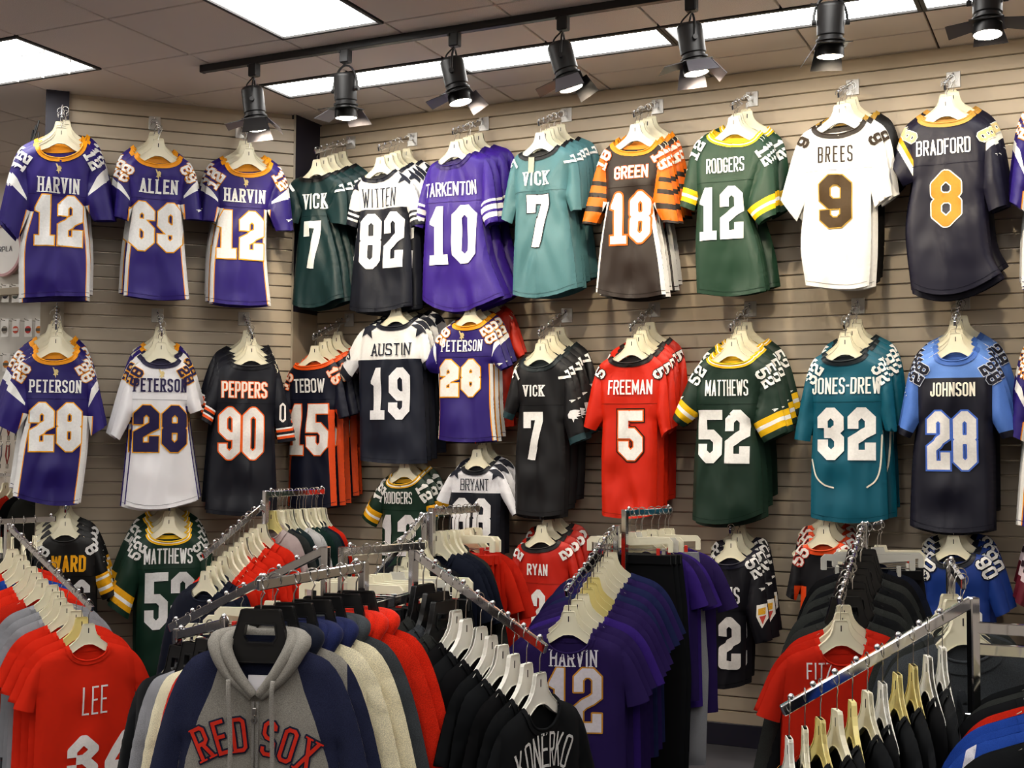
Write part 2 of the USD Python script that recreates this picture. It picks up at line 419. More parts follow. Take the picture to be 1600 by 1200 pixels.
def build_garment(path, c, body, sleeve=None, collar=None, kind='mesh', regions=(), prints=(), collar_w=0.022, back_col=None, lab=None, inner=None):
    """Writes the sheets as parts. regions: (name, polygon, colour, label); prints: (name, polygon, colour, lift)."""
    lab = lab or {}
    rest = c.front; todo = []
    for nm, poly, col, lb in regions:
        if poly is None: continue
        g = poly.intersection(rest)
        if g.is_empty: continue
        rest = rest.difference(poly); todo.append((nm, g, col, lb))
    sl = []
    for i in (0, 1):
        sp = rest.intersection(c.sleeve(i))
        for g in getattr(sp, 'geoms', [sp]):
            if g.area > 4e-4: sl.append(g); rest = rest.difference(g)
    ms = [c.sheet(rest), c.sheet(c.back, back=True, h=c.h * 1.6)]
    part(path, 'body', join([m for m in ms if m is not None]), fabric(body, kind), lab.get('body'), smooth=True)
    for g in sl:
        m = c.sheet(g)
        if m is not None: part(path, 'sleeve', m, fabric(sleeve or body, kind), lab.get('sleeve'), smooth=True)
    for nm, g, col, lb in todo:
        m = c.sheet(g)
        if m is not None: part(path, nm, m, fabric(col, kind), lb, smooth=True)
    if collar:
        fr = LineString(c.neck_f).buffer(collar_w, cap_style='flat').intersection(c.front)
        bk = LineString(c.neck_b).buffer(collar_w, cap_style='flat').intersection(c.back)
        cols = collar if isinstance(collar, (list, tuple)) else [collar]
        n = len(cols)
        for i, cc in enumerate(cols):
            ring = LineString(c.neck_f).buffer(collar_w * (i + 1) / n, cap_style='flat')
            if i: ring = ring.difference(LineString(c.neck_f).buffer(collar_w * i / n, cap_style='flat'))
            m = c.sheet(fr.intersection(ring), off=0.004, h=0.015)
            if m is not None:
                if i == 0:
                    b = c.sheet(bk, off=0.003, back=True, h=0.02)
                    lip = tube([[*p, float(c.w([p])[0]) + .003] for p in c.neck_f[1:-1]], 0.0045, 6)
                    m = join([m, b, lip] if b is not None else [m, lip])
                part(path, 'collar', m, fabric(cc, kind), None, smooth=True)
    for nm, g, col, lift in prints:
        if g is None or g.is_empty: continue
        g = g.intersection(c.front.buffer(-0.001))
        m = c.sheet(g, off=lift, h=0.018, hb=0.009)
        if m is not None: part(path, nm, m, fabric(col, 'print'), None, smooth=True)

# ------------------------------------------------------------------ room shell
CEIL = 3.70; YB = 6.73; XC = -4.585; YC = 6.462        # ceiling, back wall, corner where the angled wall ends
TILE = .6096; OX, OY = -4.408, 4.615                   # ceiling grid
XMIN, XMAX, YMIN, YMAX = -10.2, 3.4, -5.2, 8.2
s45 = math.sqrt(.5)
LW = 1.48; LX, LY = XC - LW * s45, YC - LW * s45       # far end of the angled wall (with its end column)

beige = plain('slatwall_laminate', '#c2b29b', 0.42, spec=0.4, noise=(3.0, 0.05))
alu = plain('groove_aluminium', '#a39a8c', 0.3, metallic=1.0)
navy = plain('navy_paint', '#1d1b2c', 0.5)
ctile = plain('ceiling_tile', '#e8ddd4', 0.95, spec=0.1, noise=(220.0, 0.12), bump=0.4, bscale=160.0)
tgap = plain('ceiling_gap', '#3c3631', 0.9)
carpet = plain('carpet', '#46454a', 0.97, spec=0.1, noise=(260.0, 0.35), bump=0.6, bscale=300.0)
paint = plain('wall_paint', '#d6cbbd', 0.8, noise=(4.0, 0.04))
trimc = plain('trim_laminate', '#a89b87', 0.5, noise=(5.0, 0.05))
chrome = plain('chrome', '#d4d4d8', 0.09, metallic=1.0)
steel = plain('hook_wire', '#b9b6b0', 0.22, metallic=1.0)
blackm = plain('black_metal', '#1c1b1c', 0.42, spec=0.5)
greym = plain('barn_door_grey', '#77747c', 0.5, metallic=0.3)
dark_frame = plain('fixture_frame', '#2a2827', 0.6)

fl = thing('floor', label='dark grey carpeted shop floor', kind='structure')
part(fl, 'carpet', boxm((XMIN, YMIN, -0.06), (XMAX, YMAX, 0)), carpet)

ce = thing('ceiling', label='suspended ceiling of square speckled tiles', kind='structure')
part(ce, 'backing', boxm((XMIN, YMIN, CEIL + .03), (XMAX, YMAX, CEIL + .08)), tgap)
_ONTH = 'first second third fourth fifth sixth seventh eighth ninth tenth'.split()
FIX = {}                                               # tiles taken by light fixtures: (i, j) -> True
fixtures = [('strip', 0, 2, 2, 2.5, 'ceiling light strip above the angled corner, partly behind two track lamps'), ('strip', 2, 4, 2, 2.5, 'ceiling light strip over the purple 10 and teal 7 jerseys'),
            ('strip', 4, 6, 2, 2.5, 'ceiling light strip over the green 12 and white 9 jerseys'), ('strip', 6, 8, 2, 2.5, 'ceiling light strip cut off by the upper frame corner'),
            ('strip', 8, 10, 2, 2.5, 'ceiling light strip beyond the frame'),
            ('panel', 1, 2, -1, 1, 'large white ceiling light panel cut by the top of the frame'), ('panel', -3, -1, 0, 1, 'ceiling light panel with louvre cells near the store beyond')]
for i0 in range(-9, 11, 2):
    for j0 in ((-5, -9, -13) if i0 % 4 == 1 else (-5,)): fixtures.append(('panel', i0, i0 + 1, j0, j0 + 2, '%s ceiling light panel in the %s row over the shop floor' % (_ONTH[(i0 + 9) // 2], {-5: 'nearest', -9: 'middle', -13: 'farthest'}[j0])))
fixtures += [('panel', 5, 6, -1, 1, 'ceiling light panel above the frame'), ('panel', -8, -6, 2, 3, 'ceiling light panel in the store beyond')]
for f_ in fixtures:
    for i in range(f_[1], f_[2]):
        for j in range(f_[3], int(math.ceil(f_[4]))): FIX[(i, j)] = f_[0]
rest_tiles = []
for i in range(-10, 13):
    for j in range(-17, 6):
        x0, y0 = OX + i * TILE, OY + j * TILE
        x1, y1 = min(x0 + TILE, XMAX), min(y0 + TILE, YMAX); x0, y0 = max(x0, XMIN), max(y0, YMIN)
        if x1 - x0 < .02 or y1 - y0 < .02: continue
        k = FIX.get((i, j))
        if k == 'panel': continue
        if k == 'strip': y0 = y0 + TILE / 2
        m = boxm((x0 + .006, y0 + .006, CEIL), (x1 - .006, y1 - .006, CEIL + .025), .003)
        if -7 <= i <= 9 and -3 <= j <= 4: part(ce, 'tile', m, ctile, smooth=False)
        else: rest_tiles.append(m)
part(ce, 'far_tiles', join(rest_tiles), ctile, smooth=False, kind='stuff')
lens = emit('panel_lens', PANEL_COL, PANEL)
louv = plain('louvre_white', '#d9d7d2', 0.5)
for kind, i0, i1, j0, j1, lb in fixtures:
    x0, x1, y0, y1 = OX + i0 * TILE, OX + i1 * TILE, OY + j0 * TILE, OY + j1 * TILE
    t = thing('ceiling_light', label=lb, category='ceiling light')
    fr = sbox(x0 + .002, y0 + .002, x1 - .002, y1 - .002).difference(sbox(x0 + .022, y0 + .022, x1 - .022, y1 - .022))
    v, f = extrude(fr, CEIL - .006, CEIL + .03); part(t, 'frame', (v, f), dark_frame, smooth=False)
    part(t, 'lens', boxm((x0 + .022, y0 + .022, CEIL + .004), (x1 - .022, y1 - .022, CEIL + .012)), lens, smooth=False)
    if 'louvre' in lb:
        for q in range(1, 3): part(t, 'louvre', boxm((x0 + .022, y0 + .022 + (y1 - y0 - .044) * q / 3 - .003, CEIL - .02), (x1 - .022, y0 + .022 + (y1 - y0 - .044) * q / 3 + .003, CEIL + .004)), louv, smooth=False)
        for q in range(1, 6): part(t, 'louvre', boxm((x0 + .022 + (x1 - x0 - .044) * q / 6 - .003, y0 + .022, CEIL - .008), (x0 + .022 + (x1 - x0 - .044) * q / 6 + .003, y1 - .022, CEIL + .004)), louv, smooth=False)

# slatwalls: local x along the wall, local -y towards the shop
def slatwall(path, length, top, mat, x0=0.0):
    pitch = .0762; z1 = top; first = True
    while z1 > 0.02:
        z0 = max(z1 - pitch + .007, 0.0)
        prof = np.array([(0, z0 + .002), (.003, z0), (.022, z0), (.022, z1), (.003, z1), (0, z1 - .002)])      # (depth, z)
        m = len(prof); V = np.vstack([np.column_stack([np.full(m, x), prof]) for x in (x0, x0 + length)])
        k = np.arange(m); F = np.stack([k, (k + 1) % m, (k + 1) % m + m, k + m], 1); F = np.vstack([F[:, [0, 1, 2]], F[:, [0, 2, 3]]])
        F = np.vstack([F, [[0, j + 1, j] for j in range(1, m - 1)], [[m, m + j, m + j + 1] for j in range(1, m - 1)]])
        part(path, 'slat', (V, F), mat, smooth=False)
        part(path, 'groove_strip', boxm((x0, .017, z0 - .007), (x0 + length, .022, z0), 0), alu, smooth=False)
        z1 -= pitch
    part(path, 'backing', boxm((x0, .022, 0), (x0 + length, .05, CEIL)), beige, smooth=False)

wb = thing('wall_back', M4((1, 0, 0), (0, 1, 0), (0, 0, 1), (XC, YB, 0)), 'beige slatwall running along the back of the shop', kind='structure')
slatwall(wb, XMAX - XC, CEIL - .012, beige)
wl = thing('wall_left', M4((s45, s45, 0), (-s45, s45, 0), (0, 0, 1), (LX, LY, 0)), 'angled beige slatwall beside the back wall', kind='structure')
part(wl, 'end_column', boxm((0, -.03, 2.45), (.13, .06, CEIL)), navy, 'dark navy upper part of the wall end column', smooth=False)
part(wl, 'end_column', boxm((0, -.03, 0), (.13, .06, 2.45)), trimc, 'beige lower part of the wall end column', smooth=False)
slatwall(wl, LW - .13 - .012, CEIL - .03, beige, .13)
part(wl, 'edge_trim', boxm((LW - .012, -.004, 0), (LW, .05, CEIL)), trimc, smooth=False)
wr = thing('wall_return', label='narrow return, dark navy above and beige below, between the angled wall and the back wall', kind='structure')
part(wr, 'upper_face', boxm((XC - .05, YC, 2.45), (XC, YB + .03, CEIL)), navy, smooth=False)
part(wr, 'lower_face', boxm((XC - .05, YC, 0), (XC, YB + .03, 2.45)), trimc, smooth=False)
wf = thing('wall_far', label='far wall of the store beyond the angled wall', kind='structure')
part(wf, 'face', boxm((XMIN, 6.95, 0), (LX + .6, 7.03, CEIL)), paint, smooth=False)
for nm, lo, hi in (('wall_right', (XMAX, YMIN, 0), (XMAX + .06, YMAX, CEIL)), ('wall_front', (XMIN, YMIN - .06, 0), (XMAX, YMIN, CEIL)), ('wall_side', (XMIN - .06, YMIN, 0), (XMIN, YMAX, CEIL))):
    w_ = thing(nm, label='plain painted shop wall outside the picture, %s' % nm.replace('_', ' '), kind='structure'); part(w_, 'face', boxm(lo, hi), paint, smooth=False)
bb = thing('baseboard_back', label='dark baseboard under the back slatwall', kind='structure')
part(bb, 'board', boxm((XC, YB - .02, 0), (XMAX, YB - .001, .12), .003), navy)

# ------------------------------------------------------------------ track lighting
TY, TZ = 5.41, CEIL - .02
tr = thing('lighting_track', label='long black track rail fixed under the ceiling tiles', category='track rail')
part(tr, 'rail', bar((-4.46, TY, TZ), (1.2, TY, TZ), .035, .038), blackm, smooth=False)
part(tr, 'end_cap', boxm((-4.475, TY - .02, TZ - .021), (-4.455, TY + .02, TZ + .02), .004), blackm)
def track_lamp(px, name_lb, tilt, turn, doors, py=None, scale=1.0):
    P = at_z(px, py, TZ); x = P[0]
    t = thing('track_lamp', M4((1, 0, 0), (0, 1, 0), (0, 0, 1), (x, TY, TZ)), name_lb, 'track lamp', 'track lamps over the jersey wall')
    part(t, 'adapter', join([boxm((-.027, -.022, -.085), (.027, .022, -.015), .005), boxm((-.03, -.028, -.035), (-.018, -.02, -.02), .002)]), blackm)
    # tilt towards the wall (+y), turn about the vertical
    a, b = math.radians(tilt), math.radians(turn)
    ax = np.array([math.sin(a) * math.sin(b), math.sin(a) * math.cos(b), -math.cos(a)])
    sx = np.array([math.cos(b), -math.sin(b), 0]); sy = np.cross(ax, sx)
    piv = np.array([0, 0, -.225])
    def L(p): p = np.atleast_2d(p); return piv + p[:, :1] * sx + p[:, 1:2] * sy + p[:, 2:3] * ax
    yoke = [np.array([math.cos(q) * .073, 0, -math.sin(q) * .128]) for q in np.linspace(0, math.pi, 13)]
    ring = np.array([piv + np.array([p[0] * math.cos(b), -p[0] * math.sin(b), -p[2]]) for p in yoke])
    part(t, 'yoke', tube(ring, .0055, 6), blackm)
    knobs = [lathe([(.001, -.012), (.012, -.012), (.012, .008), (.001, .008)], 10, ring[0], sx), lathe([(.001, -.008), (.012, -.008), (.012, .012), (.001, .012)], 10, ring[-1], sx)]
    for k in knobs: part(t, 'yoke_knob', k, blackm)
    prof = [(.001, -.08), (.05, -.08), (.057, -.072), (.059, -.062), (.059, .055), (.053, .06), (.053, .072), (.063, .074), (.063, .082), (.053, .084), (.056, .1), (.058, .12), (.06, .145), (.056, .146)]
    v, f = lathe(prof, 24); part(t, 'can', (L(v), f), blackm)
    cord = [L([(-.03, .02, -.07)])[0], L([(-.085, .01, -.05)])[0] + [0, 0, .03], np.array([-.05, 0, -.13]), np.array([0, 0, -.08])]
    part(t, 'cord', tube(smooth_chain(cord), .004, 6), blackm)
    v, f = lathe([(.001, .156), (.035, .153), (.056, .146)], 24); part(t, 'lamp_face', (L(v), f), emit('lamp_face', SPOT_COL, LENS_LOOK))
    v, f = extrude(sbox(-.068, -.068, .068, .068).difference(Point(0, 0).buffer(.0575, 12)), .098, .102); part(t, 'door_frame', (L(v), f), blackm)
    for k, (ang, op, mt) in enumerate(doors):
        q = math.radians(ang); e = np.array([math.cos(q), math.sin(q), 0]); n_ = np.array([-math.sin(q), math.cos(q), 0]); o = math.radians(op)
        dirv = e * math.sin(o) + np.array([0, 0, 1.0]) * math.cos(o); nrm = np.cross(n_, dirv)
        pl = [(-.056, 0), (.056, 0), (.07, .095), (-.07, .095)]
        vv = [e * .066 + np.array([0, 0, .102]) + n_ * p[0] + dirv * p[1] + nrm * s for s in (-.0012, .0012) for p in pl]
        part(t, 'barn_door', (L(np.array(vv)), np.array([[0, 1, 2, 3], [7, 6, 5, 4], [0, 4, 5, 1], [1, 5, 6, 2], [2, 6, 7, 3], [3, 7, 4, 0]])), greym if mt else blackm, smooth=False)
    # the lamp's own light
    lt = UsdLux.SphereLight.Define(stage, t + '/bulb')
    c = L([(0, 0, .19)])[0]; X, Y, Z = frame_from(-np.array([.25 * math.sin(b) * math.sin(a) * 4, .80, -.60]))
    lt.AddTransformOp().Set(M4(X, Y, Z, c)); lt.CreateRadiusAttr(.03); lt.CreateIntensityAttr(SPOT_W * scale); lt.CreateColorAttr(Gf.Vec3f(*SPOT_COL)); lt.CreateNormalizeAttr(True)
    sh = UsdLux.ShapingAPI.Apply(lt.GetPrim()); sh.CreateShapingConeAngleAttr(62.0); sh.CreateShapingConeSoftnessAttr(0.7)
D = lambda *a: [(q, o, m) for q, o, m in a]
track_lamp(398, 'black track lamp nearest the end of the rail, over the purple 12 jersey', 8, 60, D((270, 42, 1), (0, 30, 0), (180, 30, 1), (90, 80, 0)), 96)
track_lamp(547, 'black track lamp in front of the corner column', 5, 0, D((270, 48, 1), (180, 65, 1), (90, 80, 0)), 77)
track_lamp(723, 'black track lamp over the purple 10 jersey with wide open barn doors', 13, 75, D((225, 30, 1), (0, 70, 0), (90, 80, 0)), 55)
track_lamp(895, 'black track lamp over the teal 7 jersey, tilted with one pale flap', 16, 75, D((225, 22, 0), (0, 35, 1), (90, 80, 0)), 33)
track_lamp(1097, 'black track lamp over the green 12 jersey with a broad grey flap', 9, 60, D((270, 35, 1), (0, 45, 1), (180, 30, 1), (90, 80, 0)), 8)
track_lamp(1312, 'black track lamp over the white 9 jersey, upper part above the frame', 5, -20, D((270, 30, 0), (180, 35, 1), (90, 80, 0)), -18)
track_lamp(1550, 'track lamp with a glaring open face near the upper frame corner', 5, 180, D((0, 80, 0), (180, 80, 0), (90, 75, 0)), -47)

# ------------------------------------------------------------------ hangers (local: u across, v up, w to the viewer; v = 0 at the collar line)
def hanger_poly():
    r = [(.022, .088), (.026, .082), (.031, .056), (.04, .034), (.058, .014), (.085, -.006), (.15, -.047), (.156, -.056), (.152, -.068), (.11, -.052), (.07, -.034), (.04, -.014), (.02, -.004)]
    return Polygon(r + [(0, -.002)] + [(-x, y) for x, y in r[::-1]]).buffer(.003).buffer(-.0015)
def hook(h=.168):
    a = np.linspace(math.radians(200), math.radians(-80), 12); R = .019
    arc = [(math.cos(q) * R, h - R + math.sin(q) * R + .002) for q in a]
    pts = arc + [(.009, h - .045), (.001, h - .062), (0, .08)]
    return [(u, v, 0) for u, v in pts]
cream = plain('hanger_cream', '#f2ebcf', 0.38, spec=0.5, noise=(9.0, 0.04))
ivory = plain('hanger_ivory', '#f4f1e6', 0.35, spec=0.5)
yellowc = plain('hanger_yellowed', '#ead98c', 0.4)
blackp = plain('hanger_black', '#161617', 0.3)
markm = plain('size_mark_ink', '#2a2520', 0.5)
clearp = plain('clear_plastic', '#cfccc2', 0.15, coat=0.5)
redclip = plain('red_clip', '#c8281c', 0.35)
HG = {}
def hanger(kind, matrix, label, group, h=.168):
    if (kind, h) in HG: return copy_of(HG[kind, h], matrix, label, 'hanger', group)
    t = HG[kind, h] = thing({'cream': 'clothes_hanger', 'ivory': 'clothes_hanger', 'yellow': 'clothes_hanger', 'black': 'black_hanger', 'clip': 'clip_hanger', 'clear': 'clip_hanger'}[kind], matrix, label, 'hanger', group)
    if kind in ('cream', 'ivory', 'yellow'):
        mt = {'cream': cream, 'ivory': ivory, 'yellow': yellowc}[kind]
        part(t, 'frame', extrude(hanger_poly(), -.0042, .0042), mt)
        hp = hanger_poly(); rim = hp.exterior.buffer(.0022).intersection(hp); part(t, 'rim', extrude(rim, -.0068, .0068), mt)
        part(t, 'size_mark', extrude(sbox(-.002, .048, .002, .07), .0044, .0052), markm)
    elif kind == 'black':
        r = [(.05, .088), (.06, .05), (.07, .015), (.085, -.012), (.17, -.062), (.174, -.08), (.12, -.068), (.06, -.045)]
        hp = Polygon([(-x, y) for x, y in r[::-1]] + r).buffer(.006)
        hole = Polygon([(-.04, .052), (.04, .052), (.045, .02), (.035, .006), (-.035, .006), (-.045, .02)]).buffer(.003)
        part(t, 'frame', extrude(hp.difference(hole), -.008, .008), blackp)
        part(t, 'rim', join([extrude(hp.exterior.buffer(.003).intersection(hp), -.010, .010), extrude(hole.exterior.buffer(.0025), -.011, .011)]), blackp)
    else:
        mt = cream if kind == 'clip' else clearp
        o = Polygon([(-.18, .06), (.18, .06), (.195, .045), (.195, .0), (.178, .0), (.178, .04), (.03, .03), (-.03, .03), (-.178, .04), (-.178, 0), (-.195, 0), (-.195, .045)]).buffer(.003)
        nk = Polygon([(-.035, .05), (.035, .05), (.025, .085), (-.025, .085)])
        part(t, 'frame', extrude(o.union(nk), -.007, .007), mt)
        part(t, 'clip_bar', tube([(-.19, .005, 0), (.19, .005, 0)], .002, 6), steel)
        for s in (-1, 1): part(t, 'clip', boxm((s * .13 - .008, -.035, -.009), (s * .13 + .008, .015, .009), .002), redclip if kind == 'clip' else clearp, 'red clip' if kind == 'clip' else None)
    part(t, 'hook', tube(hook(h), .0024 if kind == 'black' else .0016, 6), steel, 'bent wire hook')
    return t

ARM = {}
def wall_arm(matrix, label, group):
    if 'a' in ARM: return copy_of(ARM['a'], matrix, label, 'display hook', group)
    t = ARM['a'] = thing('waterfall_faceout', matrix, label, 'display hook', group)     # local: u across, v up, w out of the wall; origin on the wall at the plate
    part(t, 'plate', boxm((-.035, -.055, .001), (.035, .03, .006), .002), plain('plate_white_steel', '#cfccc6', 0.3, metallic=0.6))
    part(t, 'arm', bar((0, -.002, .006), (0, -.162, .405), .012, .025, up=(0, 1, 0)), chrome, smooth=False)
    for k in range(7):
        s = k / 6; part(t, 'knob', ball((0, -.162 * (.06 + .92 * s) + .022, .405 * (.06 + .92 * s)), .0075, 8), chrome, smooth=True)
    return t
ORD = ['front', 'second', 'third', 'fourth', 'fifth', 'sixth', 'seventh', 'eighth', 'ninth', 'tenth', 'eleventh', 'twelfth', 'thirteenth', 'fourteenth', 'fifteenth', 'sixteenth']

# ------------------------------------------------------------------ jerseys on the walls
WALLS = {'B': (np.array([1.0, 0, 0]), np.array([0, -1.0, 0]), np.array([XC, YB, 0])), 'L': (np.array([s45, s45, 0]), np.array([s45, -s45, 0]), np.array([LX, LY, 0]))}
UPV = np.array([0, 0, 1.0])
PURPLE, NAVY, GOLD, WHITE, BLACK, GREEN, TEAL, ORANGE, RED, LTBLUE = '#38247f', '#20232f', '#f5a81c', '#f3f1ee', '#201f22', '#1f4a32', '#588389', '#f4661f', '#d8300f', '#6f97dc'

def star(c, r, rot=0):
    return Polygon([(c[0] + (r if k % 2 == 0 else r * .42) * math.sin(math.radians(rot + k * 36)), c[1] + (r if k % 2 == 0 else r * .42) * math.cos(math.radians(rot + k * 36))) for k in range(10)])
def horned_head(c, s):
    p = [(-.5, .95), (-.28, .9), (-.12, .55), (.2, .62), (.42, .4), (.45, .1), (.3, -.05), (.42, -.4), (.12, -.3), (.02, -.9), (-.14, -.4), (-.42, -.35), (-.2, -.05), (-.32, .35)]
    return Polygon([(c[0] + x * s, c[1] + y * s) for x, y in p]).buffer(0)
def wing(c, s):
    p = [(-.9, .2), (-.6, .75), (0, .9), (.7, .8), (.35, .55), (.8, .45), (.35, .25), (.7, .1), (.2, -.05), (.45, -.35), (0, -.3), (-.1, -.8), (-.35, -.3), (-.8, -.25)]
    return Polygon([(c[0] + x * s, c[1] + y * s) for x, y in p]).buffer(0)
def vmark(c, s):
    return unary_union([LineString([(c[0] - s, c[1] + .25 * s), (c[0] + s, c[1] + .5 * s), (c[0] - .2 * s, c[1] - .5 * s)]).buffer(s * .14), LineString([(c[0] - .5 * s, c[1] - .1 * s), (c[0] + .2 * s, c[1] + .1 * s)]).buffer(s * .12)])

HAND_OFF = .38
def jersey(wall, short, N, L, R, hm, body, sleeve=None, collar=None, name=None, num=None, regions=(), sh=None, side=None, yoke=None, stripes=(), extra=(), n=5, amp=.044, T=.032,
           copies=True, hang='cream', neckb=None, gap=.07, arm=True, back=None, emb=None, sleeve_txt=None, vm=None, seed=0, rows=None, off=None, back_style=None, plate_up=0):
    """One stack: front jersey traced in its own hanging plane, copies behind it, one hanger each and the arm that carries them."""
    U, W, P0 = WALLS[wall]; off = off or HAND_OFF
    PL = P0 + W * off
    cx, cy = (N[0] + N[2]) / 2, (N[1] + N[3]) / 2
    O = on_plane(cx, cy, PL, W)
    def q(x, y): d = on_plane(x, y, PL, W) - O; return np.array([d @ U, d[2]])
    c = Cloth(q(*N[:2]), q(*N[2:4]), q(cx, N[4])[1], [q(*p) for p in L], [q(*p) for p in R], q(*hm), seed=seed or (len(short) * 7 + int(cx)) % 97, amp=amp, T=T, h=.017)
    mat4 = lambda o, rot=0.0, k=1.0: M4((U * math.cos(rot) + W * math.sin(rot)) * k, UPV * k, (W * math.cos(rot) - U * math.sin(rot)) * k, o)
    prints = []; regs = list(regions(c, q)) if callable(regions) else []
    if side:
        col, wd = side
        for i in (0, 1): regs.append(('side_panel', c.flank(i, wd), col, None))
    for a, b, col in stripes:
        for i in (0, 1): regs.append(('sleeve_stripe', c.cuff_band(i, a, b), col, None))
    if yoke:
        y, col = yoke; v = q(cx, y)[1]
        regs.append(('yoke', sbox(-2, v, 2, 2), col, None))
    def txt(spec, lay):
        t, bx, col = spec[:3]; o = spec[3] if len(spec) > 3 else {}
        p0, p1, p2, p3 = q(bx[0], bx[1]), q(bx[2], bx[1]), q(bx[2], bx[3]), q(bx[0], bx[3])
        u0, u1, v0, v1 = (p0[0] + p3[0]) / 2, (p1[0] + p2[0]) / 2, (p2[1] + p3[1]) / 2, (p0[1] + p1[1]) / 2
        kw = {k: o[k] for k in ('t', 'gap', 'serif', 'rnd') if k in o}
        g = text_poly(t, u0, v0, u1, v1, **kw); nm = 'number' if lay else 'name_lettering'
        lw = o.get('ow', .006)
        if 'out2' in o: prints.append((nm + '_border', g.buffer(lw * 2.1, join_style='mitre'), o['out2'], .0032))
        if 'out' in o: prints.append((nm + '_outline', g.buffer(lw, join_style='mitre').difference(g.buffer(-.002)), o['out'], .0048))
        prints.append((nm, g, col, .0064))
    if name: txt(name, 0)
    if num: txt(num, 1)
    if sh:                                              # shoulder numbers
        t, col = sh[:2]; oc = sh[2] if len(sh) > 2 else None
        for i, sg in ((0, -1), (1, 1)):
            Np, S = (c.NL, c.NR)[i], (c.L, c.R)[i][0]
            ctr = Np + (S - Np) * .80 + np.array([-sg * .012, -.05]); hgt = .072; wd_ = .05 * len(t)
            g = text_poly(t, -wd_ / 2, -hgt / 2, wd_ / 2, hgt / 2, t=.3, gap=.18)
            g = affinity.translate(affinity.rotate(g, -sg * 58, origin=(0, 0)), ctr[0], ctr[1])
            if oc: prints.append(('shoulder_number_outline', g.buffer(.004), oc, .0045))
            prints.append(('shoulder_number', g, col, .0064))
    dk = '#' + ''.join('%02x' % int(int(body[i:i + 2], 16) * .72) for i in (1, 3, 5))
    inside = c.front.difference(c.sleeve(0)).difference(c.sleeve(1))
    if name and num and not yoke:
        v = q(cx, (name[1][3] + num[1][1]) / 2)[1]; prints.append(('yoke_seam', LineString([(-1, v), (0, v - .006), (1, v)]).buffer(.0016).intersection(inside), dk, .002))
    hl = LineString(qbez(c.L[-1], 2 * q(*hm) - (c.L[-1] + c.R[-1]) / 2, c.R[-1], 12)).parallel_offset(.022, 'left'); prints.append(('hem_seam', hl.buffer(.0014).intersection(inside), dk, .002))
    if emb: prints.append(('collar_emblem', horned_head(q(*emb), .033), '#d8c187', .0045))
    if vm:
        for x, y in vm: prints.append(('maker_mark', vmark(q(x, y), .014), '#e8e6e2', .0045))
    for nm, fn, col, lift in extra: prints.append((nm, fn(c, q), col, lift))
    grp = 'jerseys behind the ' + short
    root = thing('jersey', mat4(O), '%s, front of its wall stack' % short, 'jersey', None)
    build_garment(root, c, body, sleeve, collar, 'mesh', regs, prints)
    hk = np.array([0, 0, .0]); rr = random.Random(len(short) * 31 + int(cx))
    hanger(hang, mat4(O), 'cream hanger holding the front %s' % short if hang == 'cream' else 'white hanger holding the front %s' % short, None)
    slope = .162 / .405
    for k in range(1, n):
        d = -gap * k; jit = rr.uniform(-.018, .018); size = rr.uniform(1.01, 1.06)
        o = O + W * d + UPV * (-d * slope) + U * jit
        if np.dot(o - P0, W) < .03: break
        rot = rr.uniform(-.08, .08); lb = '%s jersey in the stack of the %s' % (ORD[k], short)
        if back and k == back[2]:
            root = thing('jersey', mat4(o, rot), '%s one, %s' % (back[3], lb), 'jersey', grp)
            build_garment(root, c, back[0], back[0], back[1], 'mesh', [], [])
        else: copy_of(root, mat4(o, rot, size), lb, 'jersey', grp)
        hanger('cream', mat4(o, rot), '%s cream hanger in the stack of the %s' % (ORD[k], short), 'hangers behind the ' + short)
    if arm:
        a = O + UPV * (.142 + slope * off) - W * off
        wall_arm(mat4(a), 'chrome waterfall hook rail carrying the %s' % short, None)
    return root

VK = dict(sleeve='#322078', collar=GOLD)
def vik_regions(white, flank=.016):
    def f(c, q):
        out = []
        for i in (0, 1):
            sp = c.sleeve(i); ch = (c.L, c.R)[i]; s0, so, si, ar = ch[:4]; sg = -1 if i == 0 else 1
            p = s0 + (so - s0) * .12; p2 = s0 + (so - s0) * .42; inn = ar + (s0 - ar) * .22
            wdg = Polygon([p + [sg * .06, .02], p2 + [sg * .06, 0], p2, inn + [0, -.012], inn + [0, .004], p + (inn - p) * .3 + [0, -.03]]).buffer(0)
            out.append(('sleeve_flash', wdg, white, None))
            out.append(('side_panel', c.flank(i, flank), white, None))
            out.append(('side_piping', c.flank(i, flank + .005), GOLD, None))
        return out
    return f
NUMV = {'serif': False, 'out': GOLD, 'ow': .006, 't': .41, 'gap': .14}
SER = {'serif': True, 't': .34, 'gap': .24}

# top row, angled wall
jersey('L', 'purple 12 jersey beside the dark column', (61, 225, 130, 222, 249), [(24, 243), (1, 345), (28, 374), (47, 330), (34, 385), (33, 466)], [(154, 243), (180, 345), (146, 345), (133, 322), (140, 400), (139, 464)], (90, 464),
       PURPLE, name=('HARVIN', (59, 280, 124, 304), WHITE, SER), num=('12', (55, 308, 129, 386), WHITE, NUMV), regions=vik_regions(WHITE), sh=('12', WHITE), emb=(92, 267), vm=[(18, 290)], **VK)
jersey('L', 'purple 69 jersey', (215, 240, 279, 246, 259), [(186, 262), (178, 338), (201, 346), (207, 325), (197, 400), (193, 462)], [(303, 264), (318, 345), (287, 343), (282, 320), (288, 400), (294, 468)], (243, 469),
       PURPLE, name=('ALLEN', (218, 282, 277, 304), WHITE, SER), num=('69', (201, 318, 285, 394), WHITE, NUMV), regions=vik_regions(WHITE), sh=('69', WHITE, '#d98a1a'), emb=(247, 275), vm=[(310, 331)], **VK)
